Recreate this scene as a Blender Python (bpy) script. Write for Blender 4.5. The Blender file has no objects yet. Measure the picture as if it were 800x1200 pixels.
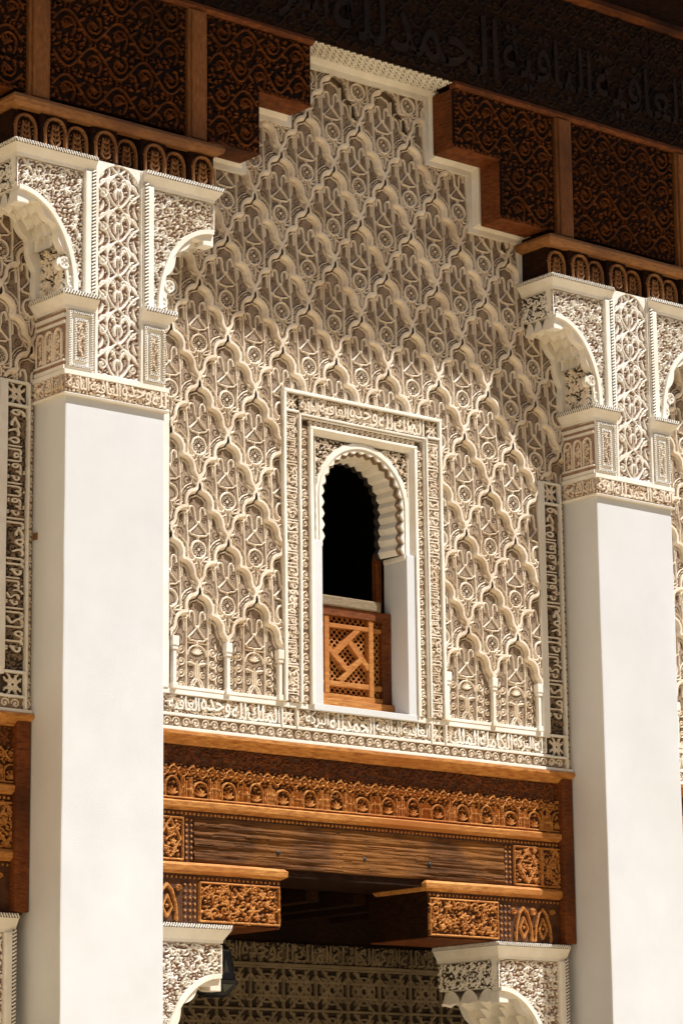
import bpy, bmesh, math, random
import numpy as np
from mathutils import Vector, Matrix
random.seed(7); rng = np.random.default_rng(7)
S = bpy.context.scene
COL = S.collection

# ------------------------------------------------------------------ camera
YAW, PITCH, ROLL, FPX = 0.6939, 0.2242, -0.0116, 3460.6
cam = bpy.data.cameras.new('camera'); camo = bpy.data.objects.new('camera', cam); COL.objects.link(camo)
fw = Vector((math.sin(YAW)*math.cos(PITCH), math.cos(YAW)*math.cos(PITCH), math.sin(PITCH)))
r0 = Vector((math.cos(YAW), -math.sin(YAW), 0)); u0 = r0.cross(fw)
rr = r0*math.cos(ROLL)+u0*math.sin(ROLL); uu = -r0*math.sin(ROLL)+u0*math.cos(ROLL)
camo.matrix_world = Matrix(((rr.x, uu.x, -fw.x, -13.137), (rr.y, uu.y, -fw.y, -19.284), (rr.z, uu.z, -fw.z, -6.580), (0, 0, 0, 1)))
cam.sensor_fit = 'VERTICAL'; cam.sensor_height = 36.0; cam.lens = FPX/1200*36.0; cam.clip_end = 2000
S.camera = camo

# ------------------------------------------------------------------ light
SUN = Vector((0.87, -1.0, 2.45)).normalized()
w = bpy.data.worlds.new('World'); S.world = w; w.use_nodes = True
nt = w.node_tree; sky = nt.nodes.new('ShaderNodeTexSky'); sky.sky_type = 'NISHITA'; sky.sun_disc = False
sky.sun_elevation = math.asin(SUN.z); sky.sun_rotation = math.atan2(SUN.x, SUN.y); sky.dust_density = 2.0
nt.links.new(sky.outputs[0], nt.nodes['Background'].inputs[0]); nt.nodes['Background'].inputs[1].default_value = 0.05
sl = bpy.data.lights.new('sun', 'SUN'); sl.energy = 5.0; sl.angle = math.radians(0.5); sl.color = (1.0, 0.985, 0.965)
so = bpy.data.objects.new('sun', sl); COL.objects.link(so); so.rotation_euler = SUN.to_track_quat('Z', 'Y').to_euler(); so.location = (8, -10, 20)
S.view_settings.view_transform = 'Standard'; S.view_settings.look = 'None'; S.view_settings.gamma = 1.0
S.view_settings.exposure = 0.64
S.cycles.max_bounces = 7; S.cycles.diffuse_bounces = 5

# ------------------------------------------------------------------ materials
def mat(name, c1, c2, scale=6.0, rough=0.9, bump=0.15, bscale=90.0, grain=None, c3=None, spec=0.2):
    m = bpy.data.materials.new(name); m.use_nodes = True; t = m.node_tree; N = t.nodes; L = t.links
    b = N['Principled BSDF']; b.inputs['Roughness'].default_value = rough
    b.inputs['Specular IOR Level'].default_value = spec
    tc = N.new('ShaderNodeTexCoord'); src = tc.outputs['Object']
    geo = N.new('ShaderNodeNewGeometry')
    mp = N.new('ShaderNodeMapping'); L.new(geo.outputs['Position'], mp.inputs['Vector'])
    if grain: mp.inputs['Scale'].default_value = grain
    n1 = N.new('ShaderNodeTexNoise'); n1.inputs['Scale'].default_value = scale; n1.inputs['Detail'].default_value = 8
    n1.inputs['Roughness'].default_value = 0.65
    L.new(mp.outputs[0], n1.inputs['Vector'])
    cr = N.new('ShaderNodeValToRGB'); L.new(n1.outputs['Fac'], cr.inputs[0])
    cr.color_ramp.elements[0].position = 0.3; cr.color_ramp.elements[0].color = (*c1, 1)
    cr.color_ramp.elements[1].position = 0.7; cr.color_ramp.elements[1].color = (*c2, 1)
    out = cr.outputs[0]
    if c3:
        n3 = N.new('ShaderNodeTexNoise'); n3.inputs['Scale'].default_value = scale*0.23; n3.inputs['Detail'].default_value = 5
        L.new(geo.outputs['Position'], n3.inputs['Vector'])
        r3 = N.new('ShaderNodeValToRGB'); r3.color_ramp.elements[0].position = 0.48; r3.color_ramp.elements[1].position = 0.72
        L.new(n3.outputs['Fac'], r3.inputs[0])
        mx = N.new('ShaderNodeMixRGB'); mx.inputs[2].default_value = (*c3, 1); L.new(r3.outputs[0], mx.inputs[0]); L.new(out, mx.inputs[1]); out = mx.outputs[0]
    L.new(out, b.inputs['Base Color'])
    if bump:
        n2 = N.new('ShaderNodeTexNoise'); n2.inputs['Scale'].default_value = bscale; n2.inputs['Detail'].default_value = 4
        L.new(mp.outputs[0], n2.inputs['Vector'])
        bp = N.new('ShaderNodeBump'); bp.inputs['Strength'].default_value = bump; bp.inputs['Distance'].default_value = 0.01
        L.new(n2.outputs['Fac'], bp.inputs['Height']); L.new(bp.outputs[0], b.inputs['Normal'])
    return m
M = {}
M['stucco'] = mat('carved_stucco', (.70, .59, .455), (.86, .77, .64), 9, c3=(.60, .475, .34))
M['ground'] = mat('stucco_pigment_ground', (.17, .115, .07), (.30, .21, .14), 14, c3=(.20, .13, .08))  # brown ground pigment, also darkens the grooves as recess shade
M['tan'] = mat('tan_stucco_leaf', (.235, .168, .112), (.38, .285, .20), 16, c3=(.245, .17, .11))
M['whitest'] = mat('whitened_stucco', (.74, .69, .60), (.86, .82, .745), 8, c3=(.72, .645, .52))
M['redground'] = mat('stucco_red_ground', (.26, .145, .095), (.42, .27, .19), 16)
M['paint'] = mat('white_limewash', (.60, .605, .61), (.70, .705, .71), 1.1, bump=0.35, bscale=240, c3=(.62, .612, .585))
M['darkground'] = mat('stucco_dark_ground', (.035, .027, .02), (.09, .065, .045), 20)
M['cedar'] = mat('golden_cedar', (.25, .075, .014), (.66, .31, .08), 4, 0.6, 0.35, 40, (2.5, 4, 14), (.38, .13, .026), 0.2)
M['cedarpit'] = mat('cedar_old_varnish', (.045, .016, .007), (.13, .05, .016), 9, 0.6)  # shade of the carved recesses painted dark for contrast
M['cedarv'] = mat('upright_cedar', (.12, .042, .012), (.31, .12, .032), 5, 0.65, 0.3, 40, (14, 14, 2.5), (.09, .032, .010), 0.15)
M['cedaru'] = mat('upper_cedar', (.16, .06, .017), (.36, .16, .045), 5, 0.55, 0.3, 40, (3, 3, 14), (.12, .04, .012), 0.3)
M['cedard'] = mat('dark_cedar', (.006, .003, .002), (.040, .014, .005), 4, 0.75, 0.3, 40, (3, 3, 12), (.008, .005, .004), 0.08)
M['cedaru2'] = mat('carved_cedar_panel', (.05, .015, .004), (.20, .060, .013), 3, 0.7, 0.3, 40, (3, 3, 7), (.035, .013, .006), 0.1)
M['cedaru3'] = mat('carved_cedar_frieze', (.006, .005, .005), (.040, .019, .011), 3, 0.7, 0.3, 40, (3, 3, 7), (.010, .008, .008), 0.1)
M['cedarr'] = mat('red_cedar', (.07, .018, .005), (.24, .072, .018), 5, 0.65, 0.3, 40, (3, 3, 14), (.03, .011, .006), 0.15)
M['oldplank'] = mat('weathered_plank', (.025, .011, .006), (.21, .088, .030), 5, 0.85, 0.7, 60, (1.0, 3, 20), (.34, .135, .03), 0.1)
M['greywood'] = mat('sun_bleached_wood', (.16, .115, .065), (.30, .23, .14), 7, 0.8, 0.4, 30, (2, 6, 10))
M['iron'] = mat('black_iron', (.006, .0065, .007), (.015, .015, .015), 20, 0.5, 0.1, 60, spec=0.4)
M['dim'] = mat('interior_plaster', (.03, .025, .02), (.06, .05, .04), 4)  # near-black colour stands in for the unlit room
M['smoked'] = mat('smoke_darkened_stucco', (.20, .145, .085), (.32, .24, .15), 6, c3=(.15, .108, .065))  # darker stucco copy, the gallery's shade is put into the colour
M['smokedpit'] = mat('smoke_darkened_ground', (.03, .021, .014), (.06, .042, .027), 9)  # recesses of the gallery wall, shade painted in as well
M['paving'] = mat('courtyard_marble', (.42, .32, .19), (.52, .41, .255), 0.7, 0.5, 0.1, 30)
M['zellige'] = mat('gallery_floor_tile', (.03, .04, .035), (.09, .09, .07), 8, 0.3)  # dark colour holds down light bounced into the gallery
M['walllime'] = mat('cream_limewash', (.80, .66, .43), (.87, .74, .51), 1.5, 0.9, 0.2, 20)
M['wallcarved'] = mat('aged_carved_front', (.22, .16, .10), (.36, .27, .18), 1.5, 0.9, 0.2, 20)  # deep shade put into the opposite wing's colour
M['tile'] = mat('green_roof_tile', (.03, .10, .06), (.06, .17, .10), 6, 0.35, 0.1, 20, spec=0.5)
gm = bpy.data.materials.new('lantern_glass'); gm.use_nodes = True
gb = gm.node_tree.nodes['Principled BSDF']; gb.inputs['Base Color'].default_value = (.16, .16, .13, 1); gb.inputs['Roughness'].default_value = 0.45
gb.inputs['Transmission Weight'].default_value = 0.6; M['glass'] = gm

# ------------------------------------------------------------------ object helpers
def link(name, me, parent=None, loc=None, rot=None):
    o = bpy.data.objects.new(name, me); COL.objects.link(o)
    if parent:
        o.parent = parent
        if parent.type == 'EMPTY': o.matrix_parent_inverse = Matrix.Translation(-parent.location)
    if loc: o.location = loc
    if rot: o.rotation_euler = rot
    return o
def thing(name, label, cat, loc=(0, 0, 0), group=None):
    o = bpy.data.objects.new(name, None); COL.objects.link(o); o.location = loc; o.empty_display_size = 0.2
    tag(o, label, cat, group); return o
def tag(o, label, cat, group=None):
    o['label'] = label; o['category'] = cat
    if group: o['group'] = group
    return o
def mesh_np(name, V, F, mats, midx=None, smooth=False):
    """F: (n,4) int array of quads"""
    me = bpy.data.meshes.new(name); V = np.asarray(V, np.float32); F = np.asarray(F, np.int32); n = len(F); k = F.shape[1]
    me.vertices.add(len(V)); me.vertices.foreach_set('co', V.ravel())
    me.loops.add(n*k); me.loops.foreach_set('vertex_index', F.ravel())
    me.polygons.add(n); me.polygons.foreach_set('loop_start', np.arange(0, n*k, k, dtype=np.int32))
    me.polygons.foreach_set('loop_total', np.full(n, k, np.int32))
    for m in mats: me.materials.append(M[m])
    if midx is not None: me.polygons.foreach_set('material_index', np.asarray(midx, np.int32))
    me.polygons.foreach_set('use_smooth', np.full(n, smooth, bool))
    me.update(calc_edges=True); me.validate(); return me
def box_bm(bm, x0, x1, y0, y1, z0, z1, bev=0.0):
    r = bmesh.ops.create_cube(bm, size=1)
    for v in r['verts']:
        v.co = Vector(((x0+x1)/2+v.co.x*(x1-x0), (y0+y1)/2+v.co.y*(y1-y0), (z0+z1)/2+v.co.z*(z1-z0)))
    if bev > 0:
        es = list({e for v in r['verts'] for e in v.link_edges})
        bmesh.ops.bevel(bm, geom=es, offset=bev, segments=2, affect='EDGES', profile=0.6)
from mathutils import noise as mnoise
def weather(bm, amp=.0045):
    """long members are cut into short lengths and wander a little, by one field shared by everything"""
    co = [v.co for v in bm.verts]
    for ax in (0, 2):
        lo = min(c[ax] for c in co); hi = max(c[ax] for c in co); L = hi-lo
        if not (.7 < L < 20): continue
        no = Vector((1, 0, 0)) if ax == 0 else Vector((0, 0, 1))
        for i in range(1, int(L/.3)):
            p = Vector(); p[ax] = lo+.3*i+.07*math.sin(i*2.3); bmesh.ops.bisect_plane(bm, geom=bm.verts[:]+bm.edges[:]+bm.faces[:], plane_co=p, plane_no=no)
    for v in bm.verts:
        q = mnoise.noise_vector(v.co*1.7); v.co += Vector((q.x*amp, q.y*amp*.25, q.z*amp))
def bm_obj(name, bm, m, parent=None, loc=None, smooth=False):
    if parent is not None and not loc: weather(bm)
    me = bpy.data.meshes.new(name); bm.to_mesh(me); bm.free(); me.materials.append(M[m])
    if smooth:
        for p in me.polygons: p.use_smooth = True
    return link(name, me, parent, loc)
def box(name, x0, x1, y0, y1, z0, z1, m, parent=None, bev=0.006):
    bm = bmesh.new(); box_bm(bm, x0, x1, y0, y1, z0, z1, min(bev, 0.4*min(x1-x0, y1-y0, z1-z0)))
    return bm_obj(name, bm, m, parent)
def wavy_box(name, x0, x1, y0, y1, z0, z1, m, parent, amp=0.006, step=0.25):
    """a plastered block whose faces and arrises wander a little"""
    bm = bmesh.new(); box_bm(bm, x0, x1, y0, y1, z0, z1, 0.012)
    n = max(2, int((z1-z0)/step))
    for i in range(1, n):
        z = z0+(z1-z0)*i/n
        bmesh.ops.bisect_plane(bm, geom=bm.verts[:]+bm.edges[:]+bm.faces[:], plane_co=(0, 0, z), plane_no=(0, 0, 1))
    from mathutils import noise
    for v in bm.verts:
        q = noise.noise_vector(v.co*0.9+Vector((3.1, 7.7, 0)))
        q2 = noise.noise_vector(v.co*3.0)
        v.co += Vector((q.x*amp+q2.x*amp*.3, q.y*amp*.6, 0))
    return bm_obj(name, bm, m, parent)
def sweep(path, prof, plane='xy', closed=False):
    """sweep profile [(out, h)] along a 2-D path; 'out' is to the left-hand side of travel when seen down the third axis.
    plane xy: points (x,y), h is z.   plane xz: points (x,z), h is y."""
    P = [Vector((a, b)) for a, b in path]; n = len(P); V = []; F = []; k = len(prof)
    for i in range(n):
        a = P[i-1] if (i > 0 or closed) else None; b = P[(i+1) % n] if (i < n-1 or closed) else None
        d1 = (P[i]-a).normalized() if a is not None else None; d2 = (b-P[i]).normalized() if b is not None else None
        if d1 is None: d1 = d2
        if d2 is None: d2 = d1
        n1 = Vector((-d1.y, d1.x)); n2 = Vector((-d2.y, d2.x)); m = (n1+n2); m = m/max(m.length_squared, 1e-6)*2
        for o, h in prof:
            q = P[i]+m*o
            V.append((q.x, q.y, h) if plane == 'xy' else (q.x, h, q.y))
    seg = n if closed else n-1
    for i in range(seg):
        j = (i+1) % n
        for a in range(k):
            b = (a+1) % k; F.append((i*k+a, j*k+a, j*k+b, i*k+b))
    bm = bmesh.new(); vs = [bm.verts.new(v) for v in V]
    for f in F:
        try: bm.faces.new([vs[i] for i in f])
        except ValueError: pass
    if not closed:
        try:
            bm.faces.new(vs[:k]); bm.faces.new(vs[-k:][::-1])
        except ValueError: pass
    bmesh.ops.recalc_face_normals(bm, faces=bm.faces[:]); return bm
def strip(name, A, B, y0, y1, m, parent, sx=1, ox=0):
    """solid between two open outlines A and B (lists of (x,z), same count), thickness y0..y1"""
    n = len(A); V = []
    for (x, z) in A: V += [(ox+sx*x, y0, z), (ox+sx*x, y1, z)]
    for (x, z) in B: V += [(ox+sx*x, y0, z), (ox+sx*x, y1, z)]
    F = []
    for i in range(n-1):
        a0, a1, a2, a3 = 2*i, 2*i+1, 2*i+2, 2*i+3; b0, b1, b2, b3 = [2*n+q for q in (a0, a1, a2, a3)]
        F += [(a0, a2, b2, b0), (a1, b1, b3, a3), (a0, a1, a3, a2), (b0, b2, b3, b1)]
    F += [(0, 2*n, 2*n+1, 1), (2*n-2, 2*n-1, 4*n-1, 4*n-2)]
    bm = bmesh.new(); vs = [bm.verts.new(v) for v in V]
    for f in F:
        try: bm.faces.new([vs[i] for i in f])
        except ValueError: pass
    bmesh.ops.recalc_face_normals(bm, faces=bm.faces[:])
    return bm_obj(name, bm, m, parent)

# ------------------------------------------------------------------ carved relief: a height field drawn with stamped strokes
class HF:
    def __init__(s, x0, x1, z0, z1, res=0.006):
        s.nx = max(2, int(round((x1-x0)/res))+1); s.nz = max(2, int(round((z1-z0)/res))+1)
        s.x0, s.x1, s.z0, s.z1 = x0, x1, z0, z1
        s.xs = np.linspace(x0, x1, s.nx); s.zs = np.linspace(z0, z1, s.nz); s.res = res
        s.X, s.Z = np.meshgrid(s.xs, s.zs); s.h = np.zeros_like(s.X); s.mask = None; s.cls = None
    def dab(s, x, z, r, h, rnd=0.0):
        R = r+s.res; i0 = int((x-R-s.x0)/s.res); i1 = int((x+R-s.x0)/s.res)+2; j0 = int((z-R-s.z0)/s.res); j1 = int((z+R-s.z0)/s.res)+2
        i0 = max(i0, 0); j0 = max(j0, 0); i1 = min(i1, s.nx); j1 = min(j1, s.nz)
        if i0 >= i1 or j0 >= j1: return
        d = np.hypot(s.X[j0:j1, i0:i1]-x, s.Z[j0:j1, i0:i1]-z)
        v = h*np.clip((r-d)/s.res+0.5, 0, 1)
        if rnd: v *= (1-rnd*(np.clip(d/r, 0, 1))**2)
        np.maximum(s.h[j0:j1, i0:i1], v, out=s.h[j0:j1, i0:i1])
    def stroke(s, pts, w0, w1=None, h=0.02, rnd=0.35):
        w1 = w0 if w1 is None else w1
        pts = np.asarray(pts, float); seg = np.hypot(*(pts[1:]-pts[:-1]).T); tot = seg.sum()
        if tot <= 0: return
        cum = np.concatenate([[0], np.cumsum(seg)]); n = max(2, int(tot/max(min(w0, w1)*0.7, s.res*0.8))+1)
        t = np.linspace(0, tot, n); x = np.interp(t, cum, pts[:, 0]); z = np.interp(t, cum, pts[:, 1])
        for a, b, q in zip(x, z, t/tot): s.dab(a, b, w0+(w1-w0)*q, h, rnd)
    def ring(s, x, z, r, w, h=0.02, rz=None):
        rz = rz or r; t = np.linspace(0, 2*np.pi, 40); s.stroke(np.c_[x+r*np.cos(t), z+rz*np.sin(t)], w, w, h)
    def leaf(s, x, z, ang, L, W, h=0.02, curl=0.6):
        n = 14; t = np.linspace(0, 1, n); a = ang+curl*(t-0.2)
        px = x+np.cumsum(np.cos(a))*L/n; pz = z+np.cumsum(np.sin(a))*L/n
        for i in range(n): s.dab(px[i], pz[i], max(W*(np.sin(np.pi*min(1, t[i]*0.9+0.12))**0.8), s.res*0.6), h, 0.4)
    def spiral(s, x, z, r, a0, turns, w, h=0.02, leaf=True):
        """scroll that starts on the circle of radius r at angle a0 and winds inward; sign of turns = direction"""
        t = np.linspace(0, 1, 26); rad = r*(1-0.78*t); a = a0+turns*2*np.pi*t
        s.stroke(np.c_[x+rad*np.cos(a), z+rad*np.sin(a)], w, w*0.8, h)
        if leaf: s.dab(x, z, r*0.27, h, 0.5)
    def mesh(s, name, mats, thr=0.35, sx=1, smooth=False, jitter=0.0008, warp=0):
        h = s.h.copy()
        if jitter: h += rng.normal(0, jitter, h.shape)
        X, Z = s.X, s.Z
        if warp:
            q = np.random.default_rng(warp).uniform(0, 6.3, 8); amp = .0045
            X = X+amp*(np.sin(Z*13+q[0])+.6*np.sin(Z*31+X*22+q[1])); Z = Z+amp*(np.sin(s.X*15+q[2])+.6*np.sin(s.X*27-s.Z*24+q[3]))
            h = h*(1+.10*np.sin(s.X*19+q[4])*np.sin(s.Z*17+q[5]))-.004*np.clip(np.sin(s.X*43+q[6])*np.sin(s.Z*37+q[7])-.8, 0, 1)*5*(h > .01)
        V = np.c_[sx*X.ravel(), -h.ravel(), Z.ravel()]
        j, i = np.mgrid[0:s.nz-1, 0:s.nx-1]; a = (j*s.nx+i)
        F = np.stack([a, a+1, a+s.nx+1, a+s.nx], -1).reshape(-1, 4)
        if sx < 0: F = F[:, ::-1]
        hm = (s.h[:-1, :-1]+s.h[1:, :-1]+s.h[:-1, 1:]+s.h[1:, 1:]).ravel()/4
        if s.mask is not None:
            mk = (s.mask[:-1, :-1] & s.mask[1:, :-1] & s.mask[:-1, 1:] & s.mask[1:, 1:]).ravel(); F = F[mk]; hm = hm[mk]
            used, inv = np.unique(F, return_inverse=True); V = V[used]; F = inv.reshape(-1, 4)
        if len(F) == 0: return None
        mi = None; top = max(s.h.max(), 1e-6)
        if s.cls is not None and len(mats) > 1:
            mi = np.minimum(s.cls[:-1, :-1], s.cls[1:, 1:]).ravel()
            if s.mask is not None: mi = mi[mk]
        elif len(mats) == 2: mi = (hm < thr*top).astype(int)
        elif len(mats) == 3: mi = (hm < thr*top).astype(int)+(hm < thr*top*.28).astype(int)
        return mesh_np(name, V, F, mats, mi, smooth)
    def obj(s, name, mats, parent, loc=(0, 0, 0), rot=None, **k):
        me = s.mesh(name, mats, **k)
        return link(name, me, parent, loc, rot) if me else None

def gap_fill(f, x0, x1, z0, z1, sizes, h, seed=0, n=900, skip=None):
    """split leaves and buds packed into whatever ground is still bare"""
    R = np.random.default_rng(seed+77)
    for rr in sizes:
        k = max(2, int(rr*1.15/f.res)); m = int(n*(x1-x0)*(z1-z0)/(rr*30)**2*6)+12
        for x, z, a, c in zip(R.uniform(x0, x1, m), R.uniform(z0, z1, m), R.uniform(0, 2*np.pi, m), R.uniform(-1.6, 1.6, m)):
            i = int((x-f.x0)/f.res); j = int((z-f.z0)/f.res)
            if i < 0 or j < 0 or i >= f.nx or j >= f.nz: continue
            if f.h[max(j-k, 0):j+k+1, max(i-k, 0):i+k+1].max() > .002: continue
            if skip and skip(x, z): continue
            f.leaf(x-rr*.9*math.cos(a), z-rr*.9*math.sin(a), a-c*.3, rr*1.9, max(rr*.42, f.res*.8), h, c)
            if rr > .02: f.leaf(x-rr*.3*math.cos(a), z-rr*.3*math.sin(a), a+1.3, rr*1.0, max(rr*.3, f.res*.7), h, -c)
def scrollwork(f, x0, x1, z0, z1, size, h=0.02, w=None, seed=0, skip=None, fill=True):
    """arabesque: a wandering stem of scrolls of uneven size with split leaves, gaps packed with smaller leaves"""
    R = random.Random(seed); w = w or max(size*0.085, f.res*0.9); C = []; tries = int(14*(x1-x0)*(z1-z0)/(size*size))+30
    for _ in range(tries):
        r = size*R.uniform(.30, .58); x = R.uniform(x0+r*.5, max(x0+r*.5, x1-r*.5)); z = R.uniform(z0+r*.5, max(z0+r*.5, z1-r*.5))
        if skip and skip(x, z): continue
        if all((x-a)**2+(z-b)**2 > ((r+c)*.86)**2 for a, b, c in C): C.append((x, z, r))
    for n, (cx, cz, r) in enumerate(C):
        s = R.choice((1, -1)); a0 = R.uniform(0, 2*math.pi); kind = R.random()
        if kind < .72:
            f.spiral(cx, cz, r*.92, a0, s*R.uniform(.8, 1.35), w, h, R.random() < .6)
            for q in range(3):
                a = a0+s*(.7+q*1.7+R.uniform(-.3, .3)); f.leaf(cx+r*.9*math.cos(a), cz+r*.9*math.sin(a), a+s*R.uniform(.2, 1.1), r*R.uniform(.6, 1.0), w*R.uniform(1.1, 1.7), h, s*R.uniform(.8, 1.8))
        elif kind < .86:
            for q in range(4):
                a = a0+(q-1.5)*.62; f.leaf(cx-r*.6*math.cos(a0), cz-r*.6*math.sin(a0), a, r*(1.45 if q in (1, 2) else 1.1), w*1.6, h, (q-1.5)*1.0)
            f.stroke([(cx-r*1.2*math.cos(a0+.3), cz-r*1.2*math.sin(a0+.3)), (cx-r*.5*math.cos(a0), cz-r*.5*math.sin(a0))], w, w, h)
        else:
            f.ring(cx, cz, r*.55, w*.9, h)
            for q in range(6): a = a0+q*math.pi/3; f.leaf(cx+r*.1*math.cos(a), cz+r*.1*math.sin(a), a, r*.4, w*.9, h, .4)
            for q in range(4): a = a0+q*math.pi/2; f.leaf(cx+r*.6*math.cos(a), cz+r*.6*math.sin(a), a+.6*s, r*.6, w*1.2, h, s*1.2)
        if n:
            a, b, c = min(C[:n], key=lambda q: (q[0]-cx)**2+(q[1]-cz)**2); mx, mz = (a+cx)/2+(b-cz)*.2*s, (b+cz)/2-(a-cx)*.2*s
            if math.hypot(a-cx, b-cz) < size*1.6: f.stroke([(a, b), (mx, mz), (cx, cz)], w*.8, w*.8, h*.92)
    if fill: gap_fill(f, x0, x1, z0, z1, (size*.20, size*.13, size*.09), h*.9, seed, skip=skip)
def vine_row(f, x0, x1, z0, z1, h=0.03, w=0.011, phase=0):
    """undulating stem with a scroll and a palmette in every bend"""
    H = z1-z0; zc = (z0+z1)/2; n = max(1, round((x1-x0)/(H*.92))); p = (x1-x0)/n
    t = np.linspace(0, n, n*16+1); f.stroke(np.c_[x0+t*p, zc+.40*H*np.sin(np.pi*(t+phase))], w, w, h)
    for i in range(n):
        s = 1 if (i+phase) % 2 == 0 else -1; cx = x0+(i+.5)*p; cz = zc-s*.08*H; r = min(p, H)*.34
        f.spiral(cx, cz, r, -s*math.pi/2+.9*s, s*.95, w*.85, h, False)
        a0 = s*math.pi/2+.5*s
        for q in range(5): a = a0+(q-2)*.62; f.leaf(cx-.3*r*math.cos(a0), cz-.3*r*math.sin(a0), a, r*(.78 if q == 2 else .62), w*.95, h, (q-2)*.5)
        for q in (-1, 1):
            f.leaf(cx+q*p*.40, zc+s*.05*H, s*(math.pi/2-q*.7), r*.75, w*1.2, h, -q*s*1.3); f.leaf(cx+q*p*.30, zc-s*.30*H, -s*(math.pi/2+q*.8)+(math.pi if q < 0 else 0), r*.6, w*1.1, h, q*1.2)
        f.leaf(cx-.1*p, zc+s*.44*H, s*1.2, r*.5, w, h, .8); f.leaf(cx+.1*p, zc+s*.44*H, s*(math.pi-1.2), r*.5, w, h, -.8)
def wave_vine(f, x0, x1, z0, z1, h=0.014, vertical=False):
    """running scroll that fills a narrow strip"""
    wd = (x1-x0) if vertical else (z1-z0); ln = (z1-z0) if vertical else (x1-x0); n = max(1, int(round(ln/(wd*1.05)))); p = ln/n
    for i in range(n):
        s = 1 if i % 2 else -1; a = (i+.5)*p
        cx, cz = ((x0+x1)/2, z0+a) if vertical else (x0+a, (z0+z1)/2)
        f.spiral(cx, cz, wd*.42, (math.pi/2 if vertical else 0)*1+(0 if s > 0 else math.pi), s*1.25, max(wd*.075, f.res*.8), h)
        ex, ez = (cx+s*wd*.4, cz+p*.45) if vertical else (cx+p*.45, cz+s*wd*.4)
        f.leaf(ex, ez, 2.2*s, wd*.5, wd*.1, h, 1.5*s)
def rope(f, x0, x1, z0, z1, h=0.012, vertical=False):
    ln = (z1-z0) if vertical else (x1-x0); wd = (x1-x0) if vertical else (z1-z0); n = max(1, int(ln/(wd*.75)))
    for i in range(n):
        a = (i+.5)/n*ln
        if vertical: f.stroke([(x0+wd*.15, z0+a-wd*.22), (x1-wd*.15, z0+a+wd*.22)], wd*.17, wd*.17, h, 0)
        else: f.stroke([(x0+a-wd*.22, z0+wd*.15), (x0+a+wd*.22, z1-wd*.15)], wd*.17, wd*.17, h, 0)
def knot(f, cx, cz, r, h=0.015):
    w = max(r*.085, f.res*.85)
    for q in range(4):
        a = q*math.pi/4
        for o in (-.38, .38):
            d = Vector((math.cos(a), math.sin(a))); nn = Vector((-d.y, d.x)); L = min(1/max(abs(d.x), 1e-3), 1/max(abs(d.y), 1e-3))*.9
            p = Vector((cx, cz))+nn*o*r
            A = p-d*r*L; B = p+d*r*L
            cl = lambda v: (min(max(v.x, cx-r), cx+r), min(max(v.y, cz-r), cz+r))
            f.stroke([cl(A), cl(B)], w, w, h, .2)
    f.ring(cx, cz, r*.22, w, h)
def lancets(f, x0, x1, z0, z1, n, h=0.03):
    dx = (x1-x0)/n
    for i in range(n):
        cx = x0+dx*(i+.5); t = np.linspace(0, 1, 14); hw = dx*.40; zb = z0; zs = z0+(z1-z0)*.45
        L = [(cx-hw, zb), (cx-hw, zs)]+[(cx-hw*math.cos(a*math.pi/2)**.8, zs+(z1-z0)*.5*math.sin(a*math.pi/2)) for a in t]
        f.stroke(L, dx*.06, dx*.05, h); f.stroke([(2*cx-a, b) for a, b in L], dx*.06, dx*.05, h)
        f.stroke([(cx, zb), (cx, zs+.08)], dx*.03, dx*.03, h*.8)
        for k in range(4):
            zz = z0+(z1-z0)*(.08+.17*k)
            for s in (-1, 1): f.leaf(cx, zz, math.pi/2-s*1.0, dx*.38*(1-.12*k), dx*.055, h*.8, s*1.7)
        gap_fill(f, cx-hw*.9, cx+hw*.9, z0, zs+.05, (.022, .015), h*.7, i+3, 900)
def beads(f, x0, x1, z0, z1, h=0.012, vertical=False):
    ln = (z1-z0) if vertical else (x1-x0); wd = (x1-x0) if vertical else (z1-z0); n = max(1, int(ln/(wd*1.15)))
    for i in range(n):
        a = (i+.5)/n*ln; f.dab(*((((x0+x1)/2, z0+a)) if vertical else ((x0+a, (z0+z1)/2))), wd*.40, h, .6)

# ------------------------------------------------------------------ Arabic lettering (joined forms) as raised mesh words
_j = {'ا': (0xFE8D, 2), 'ب': (0xFE8F, 4), 'ة': (0xFE93, 2), 'ت': (0xFE95, 4), 'ح': (0xFEA1, 4), 'د': (0xFEA9, 2), 'ر': (0xFEAD, 2), 'س': (0xFEB1, 4),
      'ع': (0xFEC9, 4), 'ف': (0xFED1, 4), 'ق': (0xFED5, 4), 'ك': (0xFED9, 4), 'ل': (0xFEDD, 4), 'م': (0xFEE1, 4), 'ن': (0xFEE5, 4), 'ه': (0xFEE9, 4),
      'و': (0xFEED, 2), 'ي': (0xFEF1, 4), 'ص': (0xFEB9, 4), 'ط': (0xFEC1, 4)}
def shape(wd):
    out = []
    for i, ch in enumerate(wd):
        code, n = _j[ch]; prev = i > 0 and _j[wd[i-1]][1] == 4; nxt = n == 4 and i < len(wd)-1
        form = (3 if prev and nxt else 1 if prev else 2 if nxt else 0); out.append(chr(code+form))
    return ''.join(reversed(out))
_words = {}
WORDS = ['الملك', 'لله', 'وحده', 'العافية', 'الباقية', 'الحمد', 'لله', 'البركة', 'الكاملة']
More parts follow.
